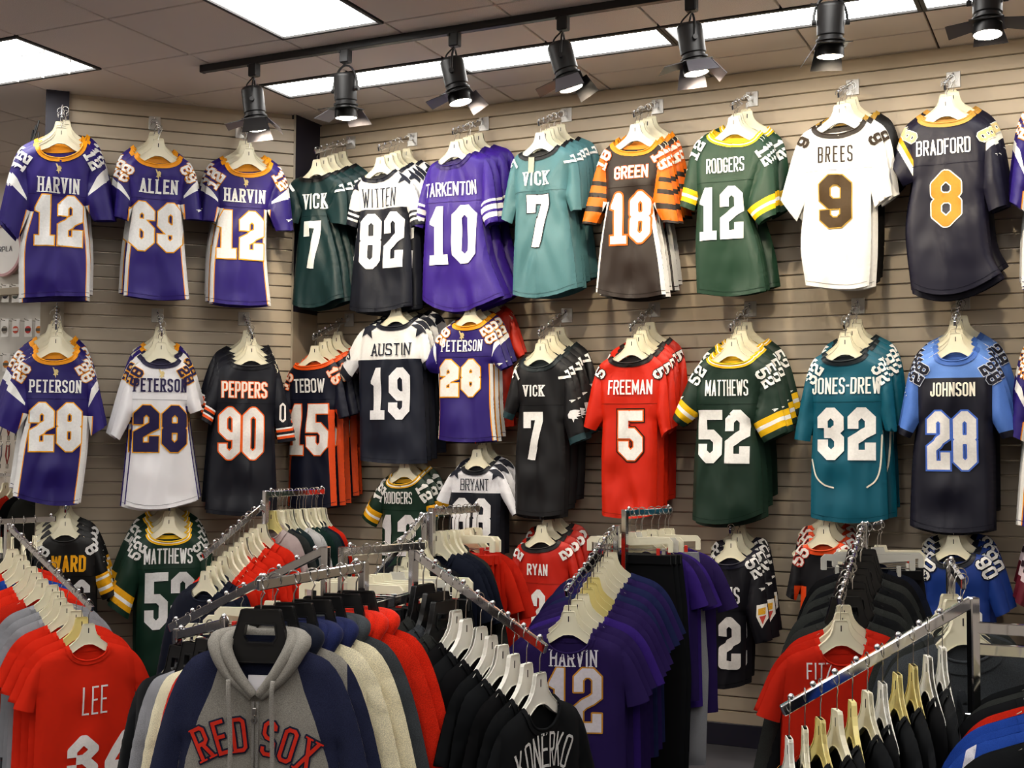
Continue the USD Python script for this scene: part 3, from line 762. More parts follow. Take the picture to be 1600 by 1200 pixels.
jersey('L', 'purple 12 jersey beside the corner post', (357, 256, 420, 255, 274), [(327, 272), (313, 345), (337, 347), (344, 325), (331, 400), (328, 472)], [(447, 276), (456, 361), (431, 361), (417, 328), (415, 400), (422, 476)], (374, 478),
       PURPLE, name=('HARVIN', (349, 297, 413, 318), WHITE, SER), num=('12', (338, 331, 411, 406), WHITE, NUMV), regions=vik_regions(WHITE), sh=('12', WHITE, '#d98a1a'), emb=(383, 288), vm=[(450, 346)], **VK)
# top row, back wall
jersey('B', 'dark green 7 jersey', (474, 275, 516, 269, 281), [(451, 284), (447, 344), (466, 350), (472, 328), (463, 400), (457, 474)], [(542, 288), (543, 352), (516, 348), (509, 330), (527, 400), (538, 465)], (490, 481),
       '#203e40', collar='#151517', name=('VICK', (480, 304, 514, 328), WHITE, SER), num=('7', (481, 347, 506, 421), WHITE, {'t': .39}), sh=('7', WHITE), vm=[(455, 300)])
def two_tone(white):
    return lambda c, q: []
jersey('B', 'white and navy 82 jersey', (571, 273, 618, 264, 281), [(552, 290), (541, 350), (557, 356), (563, 332), (553, 400), (546, 484)], [(648, 284), (664, 350), (643, 356), (638, 332), (643, 400), (645, 478)], (592, 489),
       NAVY, sleeve='#e8e8ea', collar='#1b1e2c', yoke=(328, WHITE), name=('WITTEN', (573, 296, 623, 325), NAVY, {'serif': True, 't': .2, 'gap': .32}), num=('82', (569, 334, 636, 421), WHITE, {'t': .39, 'gap': .14}),
       stripes=[(.0, .03, NAVY), (.045, .06, NAVY), (.075, .09, NAVY)], extra=[('star', lambda c, q: star(q(637, 276), .062, 10), NAVY, .0045), ('star', lambda c, q: star(q(556, 290), .062, -10), NAVY, .0045)])
jersey('B', 'purple 10 jersey', (686, 250, 734, 239, 260), [(668, 260), (645, 352), (661, 357), (666, 332), (662, 400), (660, 467)], [(768, 250), (779, 346), (759, 355), (752, 335), (764, 400), (789, 462)], (718, 488),
       '#43248f', collar='#331a70', name=('TARKENTON', (669, 286, 748, 308), WHITE, {'t': .3, 'gap': .12}), num=('10', (677, 323, 748, 414), WHITE, {'t': .38, 'gap': .16, 'serif': False}), stripes=[(.03, .06, WHITE), (.075, .105, WHITE), (.12, .135, WHITE)], sh=None)
jersey('B', 'pale teal 7 jersey', (817, 237, 871, 226, 247), [(800, 247), (783, 342), (800, 350), (806, 328), (803, 400), (801, 460)], [(904, 240), (909, 328), (892, 331), (885, 312), (897, 400), (902, 450)], (850, 466),
       TEAL, collar='#1d1f22', name=('VICK', (823, 270, 862, 292), WHITE, SER), num=('7', (828, 306, 861, 388), WHITE, {'t': .39, 'out': '#2a2a2c', 'ow': .004}), sh=('7', WHITE), hang='ivory',
       extra=[('swing_tag', lambda c, q: sbox(*q(831, 273), *q(840, 242)), '#b9b09a', .008)])
jersey('B', 'black and orange 18 jersey', (960, 221, 1025, 218, 240), [(937, 240), (909, 350), (931, 352), (949, 316), (938, 385), (931, 457)], [(1042, 242), (1061, 350), (1036, 348), (1020, 318), (1034, 400), (1041, 460)], (986, 467),
       '#33261f', sleeve='#f07a10', collar='#f39a1e', name=('GREEN', (964, 261, 1016, 281), '#fdf6ea', {'t': .3, 'gap': .12, 'out': ORANGE, 'ow': .003}), num=('18', (958, 302, 1019, 382), '#fdf3e4', {'t': .39, 'rnd': True, 'gap': .16, 'out': ORANGE, 'ow': .009}),
       side=(WHITE, .018), stripes=[(.0, .012, '#33261f'), (.07, .1, '#33261f'), (.15, .175, '#33261f'), (.215, .24, '#33261f')], sh=('18', '#fdf3e4', ORANGE), hang='ivory')
GBC = ['#f6c81e', '#fbf8ee', '#f0b41a', '#f6c81e']
jersey('B', 'large green 12 jersey', (1111, 208, 1182, 210, 226), [(1081, 224), (1062, 322), (1085, 330), (1091, 308), (1087, 380), (1089, 458)], [(1207, 234), (1213, 335), (1185, 352), (1167, 328), (1188, 400), (1197, 455)], (1148, 463),
       '#2a4a38', collar=GBC, name=('RODGERS', (1107, 249, 1166, 272), WHITE, {'t': .33, 'gap': .16}), num=('12', (1096, 294, 1164, 376), WHITE, {'t': .39, 'gap': .14}), sh=('12', WHITE),
       stripes=[(.03, .055, '#f6c81e'), (.055, .072, WHITE), (.072, .1, '#f6c81e')], vm=[(1072, 268)], hang='ivory')
jersey('B', 'white 9 jersey', (1275, 197, 1348, 186, 212), [(1247, 212), (1220, 312), (1245, 346), (1257, 318), (1251, 385), (1259, 446)], [(1380, 206), (1394, 305), (1367, 325), (1361, 300), (1361, 385), (1358, 446)], (1318, 453),
       '#f6f4f1', collar='#33291f', name=('BREES', (1281, 231, 1334, 256), '#33291f', {'t': .30, 'gap': .45}), num=('9', (1284, 276, 1332, 358), '#43331f', {'t': .33, 'out': '#b08d3a', 'ow': .006}), sh=('9', '#33291f'), hang='ivory', n=5, back=('#1f1c1b', '#b08d3a', 2, 'black'))
jersey('B', 'navy 8 jersey with gold numeral', (1440, 184, 1515, 178, 195), [(1413, 204), (1396, 262), (1412, 290), (1427, 284), (1417, 360), (1426, 450)], [(1552, 200), (1573, 320), (1545, 331), (1537, 300), (1546, 390), (1564, 427)], (1490, 460),
       '#1b1930', collar='#c99a4c', name=('BRADFORD', (1433, 220, 1518, 244), WHITE, {'t': .3, 'gap': .13}), num=('8', (1456, 269, 1503, 356), '#b8862f', {'t': .33, 'rnd': True, 'out': '#f4f2e8', 'ow': .006}), sh=('8', '#d9c58a', '#f4f2e8'),
       regions=lambda c, q: [('sleeve_flash', Polygon([q(1394, 218), q(1400, 214), q(1428, 262), q(1427, 276)]), '#f1eee2', None), ('sleeve_flash', Polygon([q(1400, 214), q(1407, 212), q(1428, 252), q(1428, 263)]), GOLD, None),
                             ('sleeve_flash', Polygon([q(1541, 237), q(1541, 222), q(1560, 203), q(1568, 214)]), '#f1eee2', None)], hang='ivory', vm=[(1561, 242)])
jersey('B', 'upper purple jersey cut by the frame', (1622, 172, 1696, 166, 188), [(1592, 190), (1577, 315), (1600, 330), (1606, 300), (1598, 380), (1596, 448)], [(1730, 190), (1750, 310), (1725, 320), (1716, 300), (1720, 380), (1725, 440)], (1660, 452),
       PURPLE, num=('84', (1630, 270, 1695, 350), WHITE, NUMV), regions=vik_regions(WHITE), sh=('84', WHITE, '#d98a1a'), n=4, **VK)
# second row, angled wall
jersey('L', 'purple 28 jersey on the angled wall', (56, 550, 117, 549, 565), [(23, 572), (-8, 662), (24, 678), (44, 647), (33, 690), (20, 775)], [(142, 574), (163, 668), (142, 681), (137, 650), (133, 710), (123, 787)], (78, 789),
       '#2e2070', name=('PETERSON', (46, 594, 127, 614), WHITE, SER), num=('28', (46, 630, 127, 705), WHITE, NUMV), regions=vik_regions(WHITE, .024), sh=('28', WHITE, '#d98a1a'), emb=(87, 583), vm=[(10, 602)], **VK)
jersey('L', 'white 28 jersey', (225, 559, 278, 559, 571), [(201, 578), (173, 678), (187, 688), (206, 652), (203, 700), (194, 788)], [(299, 577), (316, 640), (297, 647), (291, 635), (299, 700), (311, 780)], (246, 795),
       '#f0eef0', collar='#2a2348', name=('PETERSON', (208, 592, 291, 613), '#2a2348', SER), num=('28', (208, 634, 291, 706), '#2a2348', {'t': .38, 'gap': .12, 'out': GOLD, 'ow': .006}), sh=('28', '#2a2348', GOLD), emb=(252, 586), back=(PURPLE, GOLD, 3, 'purple'),
       regions=lambda c, q: [('side_piping', c.flank(i, .006), '#3b2a7c', None) for i in (0, 1)])
jersey('L', 'black 90 jersey', (361, 564, 425, 562, 573), [(338, 577), (314, 655), (330, 665), (338, 640), (330, 710), (322, 801)], [(437, 585), (462, 688), (434, 692), (428, 648), (430, 710), (434, 803)], (378, 806),
       '#1d1f2a', collar='#191a22', name=('PEPPERS', (345, 597, 416, 622), '#f6e9dc', {'t': .34, 'gap': .16, 'out': ORANGE, 'ow': .004}), num=('90', (341, 637, 410, 718), '#f3ece6', {'t': .37, 'rnd': True, 'gap': .12, 'out': ORANGE, 'ow': .007}),
       stripes=[(.02, .035, ORANGE), (.035, .045, WHITE), (.06, .075, ORANGE), (.075, .085, WHITE)], extra=[('sleeve_number', lambda c, q: text_poly('0', *q(435, 660), *q(446, 630), t=.3, rnd=True), '#f3ece6', .0045)])
# second row, back wall
jersey('B', 'navy 15 jersey with orange side panels', (464, 566, 520, 560, 573), [(447, 586), (436, 655), (450, 660), (456, 640), (453, 700), (450, 790)], [(532, 578), (546, 650), (530, 655), (523, 640), (524, 710), (527, 790)], (488, 796),
       '#1c1f33', collar=ORANGE, name=('TEBOW', (464, 592, 512, 614), WHITE, {'t': .3, 'gap': .14}), num=('15', (456, 632, 517, 711), '#f1ece8', {'t': .39, 'gap': .14, 'out': ORANGE, 'ow': .006}), sh=('15', '#f3d9c6', ORANGE), side=('#e2581a', .03))
jersey('B', 'white and navy 19 jersey', (595, 503, 643, 500, 512), [(562, 514), (532, 578), (545, 598), (561, 572), (562, 640), (563, 719)], [(668, 513), (677, 572), (664, 579), (660, 568), (664, 640), (668, 724)], (614, 724),
       '#1d2233', sleeve='#ececee', collar='#1b1e2c', yoke=(562, WHITE), name=('AUSTIN', (586, 537, 647, 556), NAVY, {'serif': True, 't': .2, 'gap': .22}), num=('19', (584, 575, 646, 656), '#efeef0', {'t': .39, 'gap': .14}), stripes=[(0, .04, NAVY)],
       extra=[('star', lambda c, q: star(q(579, 514), .07, 8), '#22242f', .0045), ('star', lambda c, q: star(q(662, 511), .07, -8), '#22242f', .0045), ('sleeve_number', lambda c, q: affinity.rotate(text_poly('19', *q(538, 564), *q(550, 545), t=.3), 20), NAVY, .0045)], n=4)
jersey('B', 'small purple 28 jersey', (713, 504, 757, 500, 511), [(689, 515), (667, 560), (672, 582), (685, 584), (687, 640), (685, 686)], [(773, 511), (793, 573), (783, 580), (770, 568), (772, 640), (776, 688)], (730, 691),
       '#362078', name=('PETERSON', (696, 532, 758, 550), WHITE, SER), num=('28', (693, 563, 755, 620), '#f0ebe4', NUMV), regions=vik_regions(WHITE, .012), sh=('28', WHITE, '#d98a1a'), emb=(725, 526), vm=[(784, 570)], n=5, back=('#d23a20', '#a02a18', 3, 'red'), **VK)
jersey('B', 'black 7 jersey', (819, 563, 870, 559, 575), [(803, 576), (786, 650), (801, 657), (812, 632), (806, 710), (805, 800)], [(893, 577), (916, 685), (891, 696), (881, 660), (884, 720), (881, 803)], (842, 807),
       '#1c1b1e', collar='#1d2a2e', name=('VICK', (823, 602, 855, 620), WHITE, SER), num=('7', (822, 644, 852, 719), WHITE, {'t': .39}), sh=('7', WHITE), stripes=[(0, .035, '#2b474d')], vm=[(897, 627)],
       extra=[('sleeve_emblem', lambda c, q: wing(q(901, 651), .042), '#e9e9ea', .005)])
jersey('B', 'red 5 jersey', (957, 556, 1017, 552, 568), [(931, 572), (912, 666), (931, 673), (942, 656), (940, 720), (941, 805)], [(1041, 572), (1048, 670), (1034, 684), (1027, 656), (1027, 720), (1026, 804)], (985, 810),
       '#d2300f', collar='#221a18', name=('FREEMAN', (954, 594, 1023, 617), WHITE, {'t': .3, 'gap': .15}), num=('5', (970, 642, 1008, 719), WHITE, {'t': .39, 'out': ORANGE, 'out2': '#2a1712', 'ow': .006}), sh=('5', WHITE, '#2a1712'))
jersey('B', 'green 52 jersey beside the red jersey', (1110, 556, 1177, 555, 570), [(1083, 576), (1051, 653), (1068, 668), (1091, 650), (1085, 720), (1082, 812)], [(1208, 580), (1231, 674), (1194, 692), (1178, 665), (1189, 720), (1192, 802)], (1136, 818),
       '#233c30', collar=GBC, name=('MATTHEWS', (1106, 594, 1172, 619), WHITE, {'t': .34, 'gap': .14}), num=('52', (1094, 641, 1175, 724), '#efeeec', {'t': .39, 'gap': .12}), sh=('52', WHITE), stripes=[(.03, .06, '#f6c81e'), (.06, .08, WHITE), (.08, .11, '#f6c81e')], vm=[(1066, 622), (1213, 641)])
jersey('B', 'bright teal 32 jersey', (1290, 556, 1351, 550, 565), [(1263, 572), (1241, 686), (1266, 690), (1271, 662), (1268, 720), (1267, 808)], [(1391, 572), (1402, 675), (1383, 673), (1377, 652), (1384, 720), (1388, 811)], (1328, 817),
       '#0f6478', collar='#14242c', name=('JONES-DREW', (1270, 590, 1378, 616), '#e9e7e2', {'t': .32, 'gap': .18}), num=('32', (1279, 637, 1370, 719), '#eeecea', {'t': .39, 'gap': .14}), sh=('32', WHITE),
       extra=[('curved_piping', lambda c, q: LineString(smooth_chain([q(1270, 718), q(1277, 744), q(1289, 757), q(1303, 762)])).buffer(.004), '#e8e2d2', .0045), ('curved_piping', lambda c, q: LineString(smooth_chain([q(1379, 680), q(1377, 728), q(1370, 750), q(1357, 761)])).buffer(.004), '#e8e2d2', .0045)])
jersey('B', 'navy 28 jersey with light blue yoke', (1465, 551, 1521, 547, 565), [(1424, 572), (1404, 677), (1422, 685), (1436, 660), (1427, 720), (1423, 818)], [(1562, 572), (1590, 680), (1566, 686), (1551, 660), (1552, 720), (1553, 826)], (1482, 832),
       '#1d1d2e', sleeve='#5f86d0', collar='#5079c4', yoke=(591, LTBLUE), name=('JOHNSON', (1455, 598, 1525, 620), '#efe9d8', {'t': .34, 'gap': .16}), num=('28', (1450, 643, 1527, 734), '#e9e6e4', {'t': .41, 'gap': .14, 'out': '#4a6fd0', 'ow': .008}), sh=('28', '#20202c', '#cfd6e6'), stripes=[(0, .03, '#1d1d2e')], vm=[(1412, 620)])
jersey('B', 'lower purple jersey cut by the frame', (1632, 545, 1700, 540, 562), [(1596, 565), (1578, 680), (1600, 690), (1606, 660), (1598, 720), (1590, 820)], [(1730, 560), (1750, 670), (1730, 680), (1720, 660), (1725, 720), (1730, 820)], (1660, 826),
       PURPLE, num=('28', (1630, 630, 1700, 720), WHITE, NUMV), regions=vik_regions(WHITE), sh=('28', WHITE, '#d98a1a'), n=5, **VK)
# third row
jersey('L', 'black jersey with gold lettering', (79, 836, 124, 834, 846), [(60, 850), (45, 925), (60, 940), (68, 915), (65, 960), (60, 1050)], [(153, 846), (181, 928), (160, 938), (150, 912), (151, 960), (150, 1050)], (105, 1054),
       '#1c1b1b', collar='#1a1919', name=('WARD', (80, 867, 134, 893), '#f0a818', {'t': .37, 'gap': .14}), num=('86', (82, 905, 140, 985), '#e4e2e0', {'t': .37, 'gap': .14, 'rnd': True}), sh=('8', '#dedcd8'), stripes=[(.03, .05, '#f2b51c'), (.05, .07, WHITE), (.07, .11, '#f2b51c'), (.11, .125, WHITE), (.125, .14, '#f2b51c')], vm=[(166, 878)], n=4)
jersey('L', 'green 52 jersey on the angled wall', (233, 832, 294, 831, 846), [(205, 850), (168, 945), (200, 968), (216, 915), (213, 970), (212, 1090)], [(323, 850), (345, 940), (322, 950), (312, 910), (312, 970), (312, 1090)], (262, 1094),
       '#1c3c2e', collar=GBC, name=('MATTHEWS', (224, 856, 300, 880), '#dfdedb', {'t': .34, 'gap': .14}), num=('52', (225, 893, 302, 981), '#dcdad8', {'t': .39, 'gap': .12}), sh=('52', '#dedcd8'), stripes=[(.03, .06, '#f2b51c'), (.06, .08, WHITE), (.08, .115, '#f2b51c')])
jersey('B', 'small green 12 jersey behind the racks', (610, 746, 655, 742, 757), [(592, 758), (566, 806), (588, 824), (598, 802), (597, 850), (597, 910)], [(673, 760), (686, 812), (672, 815), (667, 800), (668, 850), (668, 910)], (632, 914),
       '#1a3a2b', collar=['#d9a81e', '#e9e6de', '#d9a81e'], name=('RODGERS', (607, 768, 648, 787), '#d9d7d3', {'t': .34, 'gap': .16}), num=('12', (601, 804, 655, 868), '#d9d4d4', {'t': .39, 'gap': .14}), sh=('12', '#dedcd8'), stripes=[(.02, .045, '#eab01c'), (.045, .06, WHITE), (.06, .09, '#eab01c')], n=3)
jersey('B', 'white and navy 88 jersey', (727, 727, 764, 727, 737), [(703, 738), (682, 780), (701, 788), (706, 765), (702, 800), (700, 880)], [(788, 738), (812, 800), (801, 807), (783, 775), (781, 820), (781, 880)], (740, 884),
       '#1b1e2a', sleeve='#e4e4e8', collar='#191b24', yoke=(770, '#e9e8ec'), name=('BRYANT', (723, 748, 768, 766), NAVY, {'serif': True, 't': .2, 'gap': .2}), num=('88', (711, 778, 771, 842), '#e4e2e2', {'t': .38, 'gap': .14}),
       extra=[('star', lambda c, q: star(q(713, 735), .055, 8), '#1f212c', .0045), ('star', lambda c, q: star(q(780, 737), .055, -8), '#1f212c', .0045), ('sleeve_number', lambda c, q: affinity.rotate(text_poly('8', *q(681, 769), *q(689, 752), t=.3), -25), '#1f212c', .0045)], n=3)
jersey('B', 'red jersey with black collar behind the racks', (821, 848, 872, 844, 857), [(806, 852), (793, 905), (806, 912), (812, 892), (812, 940), (812, 1010)], [(895, 852), (908, 905), (893, 910), (888, 890), (888, 940), (888, 1010)], (850, 1014),
       '#c02a16', collar='#1e1817', name=('RYAN', (829, 880, 861, 898), '#e9e6e2', {'t': .34, 'gap': .16}), num=('2', (834, 920, 858, 990), '#e4e2de', {'t': .41}), sh=('2', '#e9e6e2'), n=4)
jersey('B', 'black 52 jersey with shield patch', (1117, 872, 1168, 869, 882), [(1098, 878), (1084, 990), (1100, 1000), (1108, 960), (1100, 1010), (1096, 1070)], [(1190, 872), (1207, 1000), (1180, 1006), (1166, 960), (1166, 1010), (1164, 1070)], (1130, 1074),
       '#1b1a22', collar='#1d1c30', name=('LEWIS', (1110, 915, 1160, 941), '#d9d7d6', {'t': .34, 'gap': .16}), num=('52', (1090, 961, 1160, 1042), '#dbd6d2', {'t': .39, 'gap': .12, 'rnd': True}), sh=('52', '#dedcda'),
       extra=[('sleeve_patch', lambda c, q: Polygon([q(1186, 945), q(1199, 943), q(1201, 965), q(1194, 979), q(1186, 962)]).buffer(.002), '#e8e4dc', .0045), ('sleeve_patch', lambda c, q: Polygon([q(1188, 950), q(1198, 948), q(1198, 958), q(1188, 960)]), '#d8a02a', .0058), ('sleeve_patch', lambda c, q: Polygon([q(1190, 962), q(1199, 960), q(1195, 974)]), '#c0453a', .0058)], vm=[(1193, 920)], n=4)
jersey('B', 'black jersey with orange shoulder flash', (1262, 850, 1312, 848, 860), [(1243, 853), (1228, 930), (1244, 938), (1252, 915), (1250, 970), (1248, 1060)], [(1332, 853), (1345, 930), (1330, 938), (1322, 915), (1322, 970), (1322, 1060)], (1285, 1064),
       '#1a191e', collar='#e0541c', side=('#d8501a', .03), sh=('55', '#d9d4ce', '#b8352a'), n=4)
jersey('B', 'blue 90 jersey', (1462, 867, 1518, 864, 882), [(1438, 874), (1424, 960), (1442, 968), (1450, 945), (1446, 1000), (1444, 1080)], [(1554, 872), (1578, 955), (1556, 965), (1546, 940), (1548, 1000), (1550, 1080)], (1494, 1084),
       '#24458f', collar='#171a26', num=('90', (1462, 945, 1536, 1030), '#dedcda', {'t': .39}), sh=('90', '#dedcda', '#14161f'), n=4)
jersey('B', 'pale jersey cut by the frame edge', (1632, 862, 1690, 860, 876), [(1604, 868), (1586, 940), (1604, 950), (1612, 930), (1608, 990), (1606, 1070)], [(1715, 868), (1735, 940), (1720, 950), (1712, 930), (1712, 990), (1712, 1070)], (1660, 1074),
       '#d9c6cb', collar='#3a2030', sh=('17', '#2a1a22'), stripes=[(.0, .1, '#6b2030')], n=4)

# ------------------------------------------------------------------ racks
def cam_dir(deg):
    """Horizontal unit vector: 0 = straight towards the viewer, positive turns to the picture's right."""
    a = math.radians(deg); b = -_fwd * np.array([1, 1, 0]); b /= np.linalg.norm(b)
    return b * math.cos(a) + _right * math.sin(a)
def rack(name, label, arms, posts=(), links=(), cat='clothes rack'):
    """arms: (post top, end, knobs, upright?) in world points. One thing: uprights, arms, knobs, base bars and feet."""
    t = thing(name, None, label, cat)
    feet = []
    for P, Q, nk, upr in arms:
        d = (Q - P) / np.linalg.norm(Q - P)
        part(t, 'rail', bar(P - d * .012, Q + d * .01, .014, .03, ch=.003), chrome, smooth=False)
        for k in range(nk):
            s = .04 + .93 * k / max(1, nk - 1); part(t, 'knob', ball(P + (Q - P) * s + np.array([0, 0, .023]), .0085, 10), chrome, smooth=True)
        if upr:
            B = P - d * .02; part(t, 'upright', bar((B[0], B[1], .05), (B[0], B[1], P[2] + .018), .026, .026, up=d, ch=.003), chrome, smooth=False); feet.append(np.array([B[0], B[1], .05]))
    for p, q in links: part(t, 'cross_bar', bar(p, q, .02, .03, ch=.002), chrome, smooth=False)
    if feet:
        c = np.mean(feet, axis=0)
        for F in feet: 
            if len(feet) > 1: part(t, 'base_bar', bar(c, F, .03, .03), chrome, smooth=False)
        for a in (45, 135, 225, 315):
            e = c + np.array([math.cos(math.radians(a + 20)), math.sin(math.radians(a + 20)), 0]) * .42; e[2] = .035
            part(t, 'foot', bar(c, e, .03, .03), chrome, smooth=False)
    return t

SHAPES = {
    'tee': dict(hn=.088, nb=-.075, nbk=-.02, L=[(-.235, -.05), (-.325, -.255), (-.235, -.285), (-.225, -.215), (-.228, -.4), (-.235, -.72)], kind='cotton', cw=.018),
    'top': dict(hn=.085, nb=-.06, nbk=-.015, L=[(-.225, -.055), (-.305, -.58), (-.225, -.60), (-.20, -.25), (-.218, -.42), (-.23, -.68)], kind='cotton', cw=.02),
    'fleece': dict(hn=.085, nb=-.05, nbk=.03, L=[(-.245, -.055), (-.37, -.61), (-.275, -.64), (-.22, -.27), (-.24, -.45), (-.25, -.70)], kind='fleece', cw=.035),
}
SHAPES['hoodie'] = dict(SHAPES['fleece'], nb=-.135, nbk=.02)
PROTO = {}
def rack_cloth(shape, seed=1, h=.028):
    d = SHAPES[shape]; hn = d['hn']; L = d['L']; R = [(-x, y) for x, y in L]
    return Cloth((-hn, 0), (hn, 0), d['nb'], L, R, (0, L[-1][1] - .012), nbk=d['nbk'], T=.02, Tb=.012, amp=.02, seed=seed, h=h)
def pants_cloth(seed=2):
    o = [(-.19, 0), (-.215, -.22), (-.235, -.55), (-.22, -.98), (-.07, -.99), (-.045, -.6), (0, -.3), (.045, -.6), (.07, -.99), (.22, -.98), (.235, -.55), (.215, -.22), (.19, 0)]
    return Polygon(o)
def add_hood(root, col, lining, fine):
    def path(off, drop, back):
        p = [(-.008 - off * .2, -.135 - drop, .028), (-.052 - off, -.078, .034), (-.088 - off, -.016, .026), (-.09 - off, .012, -.004), (-.055, .016, -.04 - back), (0, .012, -.05 - back)]
        return smooth_chain(p + [(-x, y, z) for x, y, z in p[::-1][1:]], 5)
    r = lambda n, a, b: a + (b - a) * np.sin(np.linspace(0, math.pi, n))
    P = path(0, 0, 0); Q = path(.028, .006, .02)
    outer = col if fine else lining
    part(root, 'hood', join([tube(P, r(len(P), .013, .022), 10), tube(Q, r(len(Q), .009, .027), 10)]), fabric(outer, 'fleece'), smooth=True)
    v = np.array([(-.09, -.01), (.09, -.01), (.10, .05), (.06, .075), (-.06, .075), (-.10, .05)])
    part(root, 'hood_lining', extrude(Polygon([(-.08, .012), (.08, .012), (.07, -.06), (.03, -.10), (-.03, -.10), (-.07, -.06)]).buffer(.01), -.0105, -.0065), fabric(lining if not fine else '#1f2438', 'fleece'))
    if fine:
        for s_ in (-1, 1):
            d = smooth_chain([(s_ * .062, -.085, .075), (s_ * .060, -.12, .078), (s_ * .058, -.24, .064), (s_ * .060, -.36, .058), (s_ * .061, -.41, .058)])
            part(root, 'drawstring', tube(d, .0065, 8), fabric('#a39f99', 'fleece'), smooth=True)
            part(root, 'drawstring_tip', lathe([(.001, 0), (.0085, 0), (.0085, .02), (.001, .02)], 10, d[-1], (0, 1, 0)), fabric('#a39f99', 'fleece'))
        part(root, 'zip', join([bar((-.006, -.15, .034), (-.006, -.69, .03), .007, .004, up=(0, 0, 1), ch=0), bar((.006, -.15, .034), (.006, -.69, .03), .007, .004, up=(0, 0, 1), ch=0)]), fabric('#8d8a86', 'fleece'))
        part(root, 'zip_pull', join([boxm((-.006, -.185, .036), (.006, -.165, .044), .002), lathe([(.004, -.003), (.008, -.003), (.008, .003), (.004, .003), (.004, -.003)], 12, (0, -.198, .042), (0, 0, 1))]), steel)
        part(root, 'neck_label', extrude(sbox(-.032, -.135, .028, -.085), .0, .004), plain('label_white', '#ece9ee', 0.6))
NAMEOF = {'hoodie': 'hooded_jacket', 'tee': 'tee_shirt', 'top': 'long_sleeved_top', 'fleece': 'fleece_jacket', 'pants': 'track_pants'}
CATOF = {'hoodie': 'hooded jacket', 'tee': 't-shirt', 'top': 'top', 'fleece': 'jacket', 'pants': 'pants'}
def rack_item(shape, col, matrix, label, group, trim=None, extra=None, key=None, fine=False):
    """One garment on a rack: the first of each shape and colour is built, the others refer to it."""
    k = key or (shape, col, trim)
    if k in PROTO and not extra: return copy_of(PROTO[k], matrix, label, CATOF[shape], group)
    root = thing(NAMEOF[shape], matrix, label, CATOF[shape], group)
    if shape == 'pants':
        g = pants_cloth(); v, f = tri_region(g, .03); tr = cKDTree(resample(np.array(g.exterior.coords), .01, True)); d, _ = tr.query(v)
        w = .018 * (1 - np.exp(-d / .02)) + .02 * (meshkit.noise(np.column_stack([v[:, 0] * 12, v[:, 1] * 1.5, v[:, 0] * 0])) - .5) * (1 - np.exp(-d / .05))
        part(root, 'legs', join([(np.column_stack([v, w]), f), (np.column_stack([v, -w * .7]), f[:, ::-1])]), fabric(col, 'cotton'), smooth=True)
        wv, wf = extrude(sbox(-.188, -.035, .188, .004), -.022, .022); part(root, 'waistband', (wv, wf), fabric(col, 'fleece'))
    else:
        c = rack_cloth(shape, seed=3 + len(PROTO), h=.02 if fine else .028)
        regs, prints = extra(c) if extra else ([], [])
        slv, hood = trim if isinstance(trim, tuple) else (trim, col)
        build_garment(root, c, col, slv, None if shape == 'hoodie' else col, SHAPES[shape]['kind'], regs, prints, collar_w=SHAPES[shape]['cw'])
        if shape == 'hoodie': add_hood(root, col, hood, fine)
    if not extra: PROTO[k] = root
    return root

def hang_row(what, P, Q, face, items, hk='cream', s0=.06, s1=.97, drop=.172, grp=None, jit=5.5, front_at_end=True, out=0):
    """Hangs items along a rail from P (post) to Q (end); items run from the viewer's side backwards: (shape, colour, trim, extra, note)."""
    n = len(items); rr = random.Random(len(what) * 13 + n)
    for k, it in enumerate(items):
        shape, col = it[0], it[1]; trim = it[2] if len(it) > 2 else None; ex = it[3] if len(it) > 3 else None; note = it[4] if len(it) > 4 else None
        hh = it[5] if len(it) > 5 else hk
        t = (s1 - (s1 - s0) * k / max(1, n - 1)) if front_at_end else (s0 + (s1 - s0) * k / max(1, n - 1))
        a = face + (0 if k == 0 else rr.uniform(-jit, jit))
        W = cam_dir(a); U = np.cross(UPV, W); U = U / np.linalg.norm(U)
        dr = drop
        o = P + (Q - P) * t - UPV * dr
        if k: o = o + U * rr.uniform(-.012, .012)
        m = M4(U, UPV, W, o); z_ = rr.uniform(.95, 1.06) if k else 1.0; mg = M4(U * z_, UPV * z_, W * z_, o)
        cname = it[6] if len(it) > 6 else None
        lab = note or '%s %s, %s on %s' % (COLN[col], {'tee': 'tee', 'top': 'long-sleeved top', 'hoodie': 'hooded jacket', 'fleece': 'fleece jacket', 'pants': 'track pants'}[shape], 'foremost' if k == 0 else ORD[k], what)
        if shape == 'pants':
            m2 = M4(U, UPV, W, o - UPV * .02); rack_item(shape, col, m2, lab, None)
        else: rack_item(shape, col, mg, lab, None, trim, ex and (lambda c, ex=ex, U=U, W=W, o=o: ex(c, lambda x, y: (lambda d: np.array([d @ U, d[2]]))(on_plane(x, y, o + W * .02, W) - o))), fine=bool(ex))
        hanger(hh, m, '%s hanger, %s on %s' % ({'cream': 'cream', 'ivory': 'white', 'yellow': 'yellowed', 'black': 'black', 'clip': 'cream clip', 'clear': 'clear clip'}[hh], 'foremost' if k == 0 else ORD[k], what), None, round(dr + .022, 3))

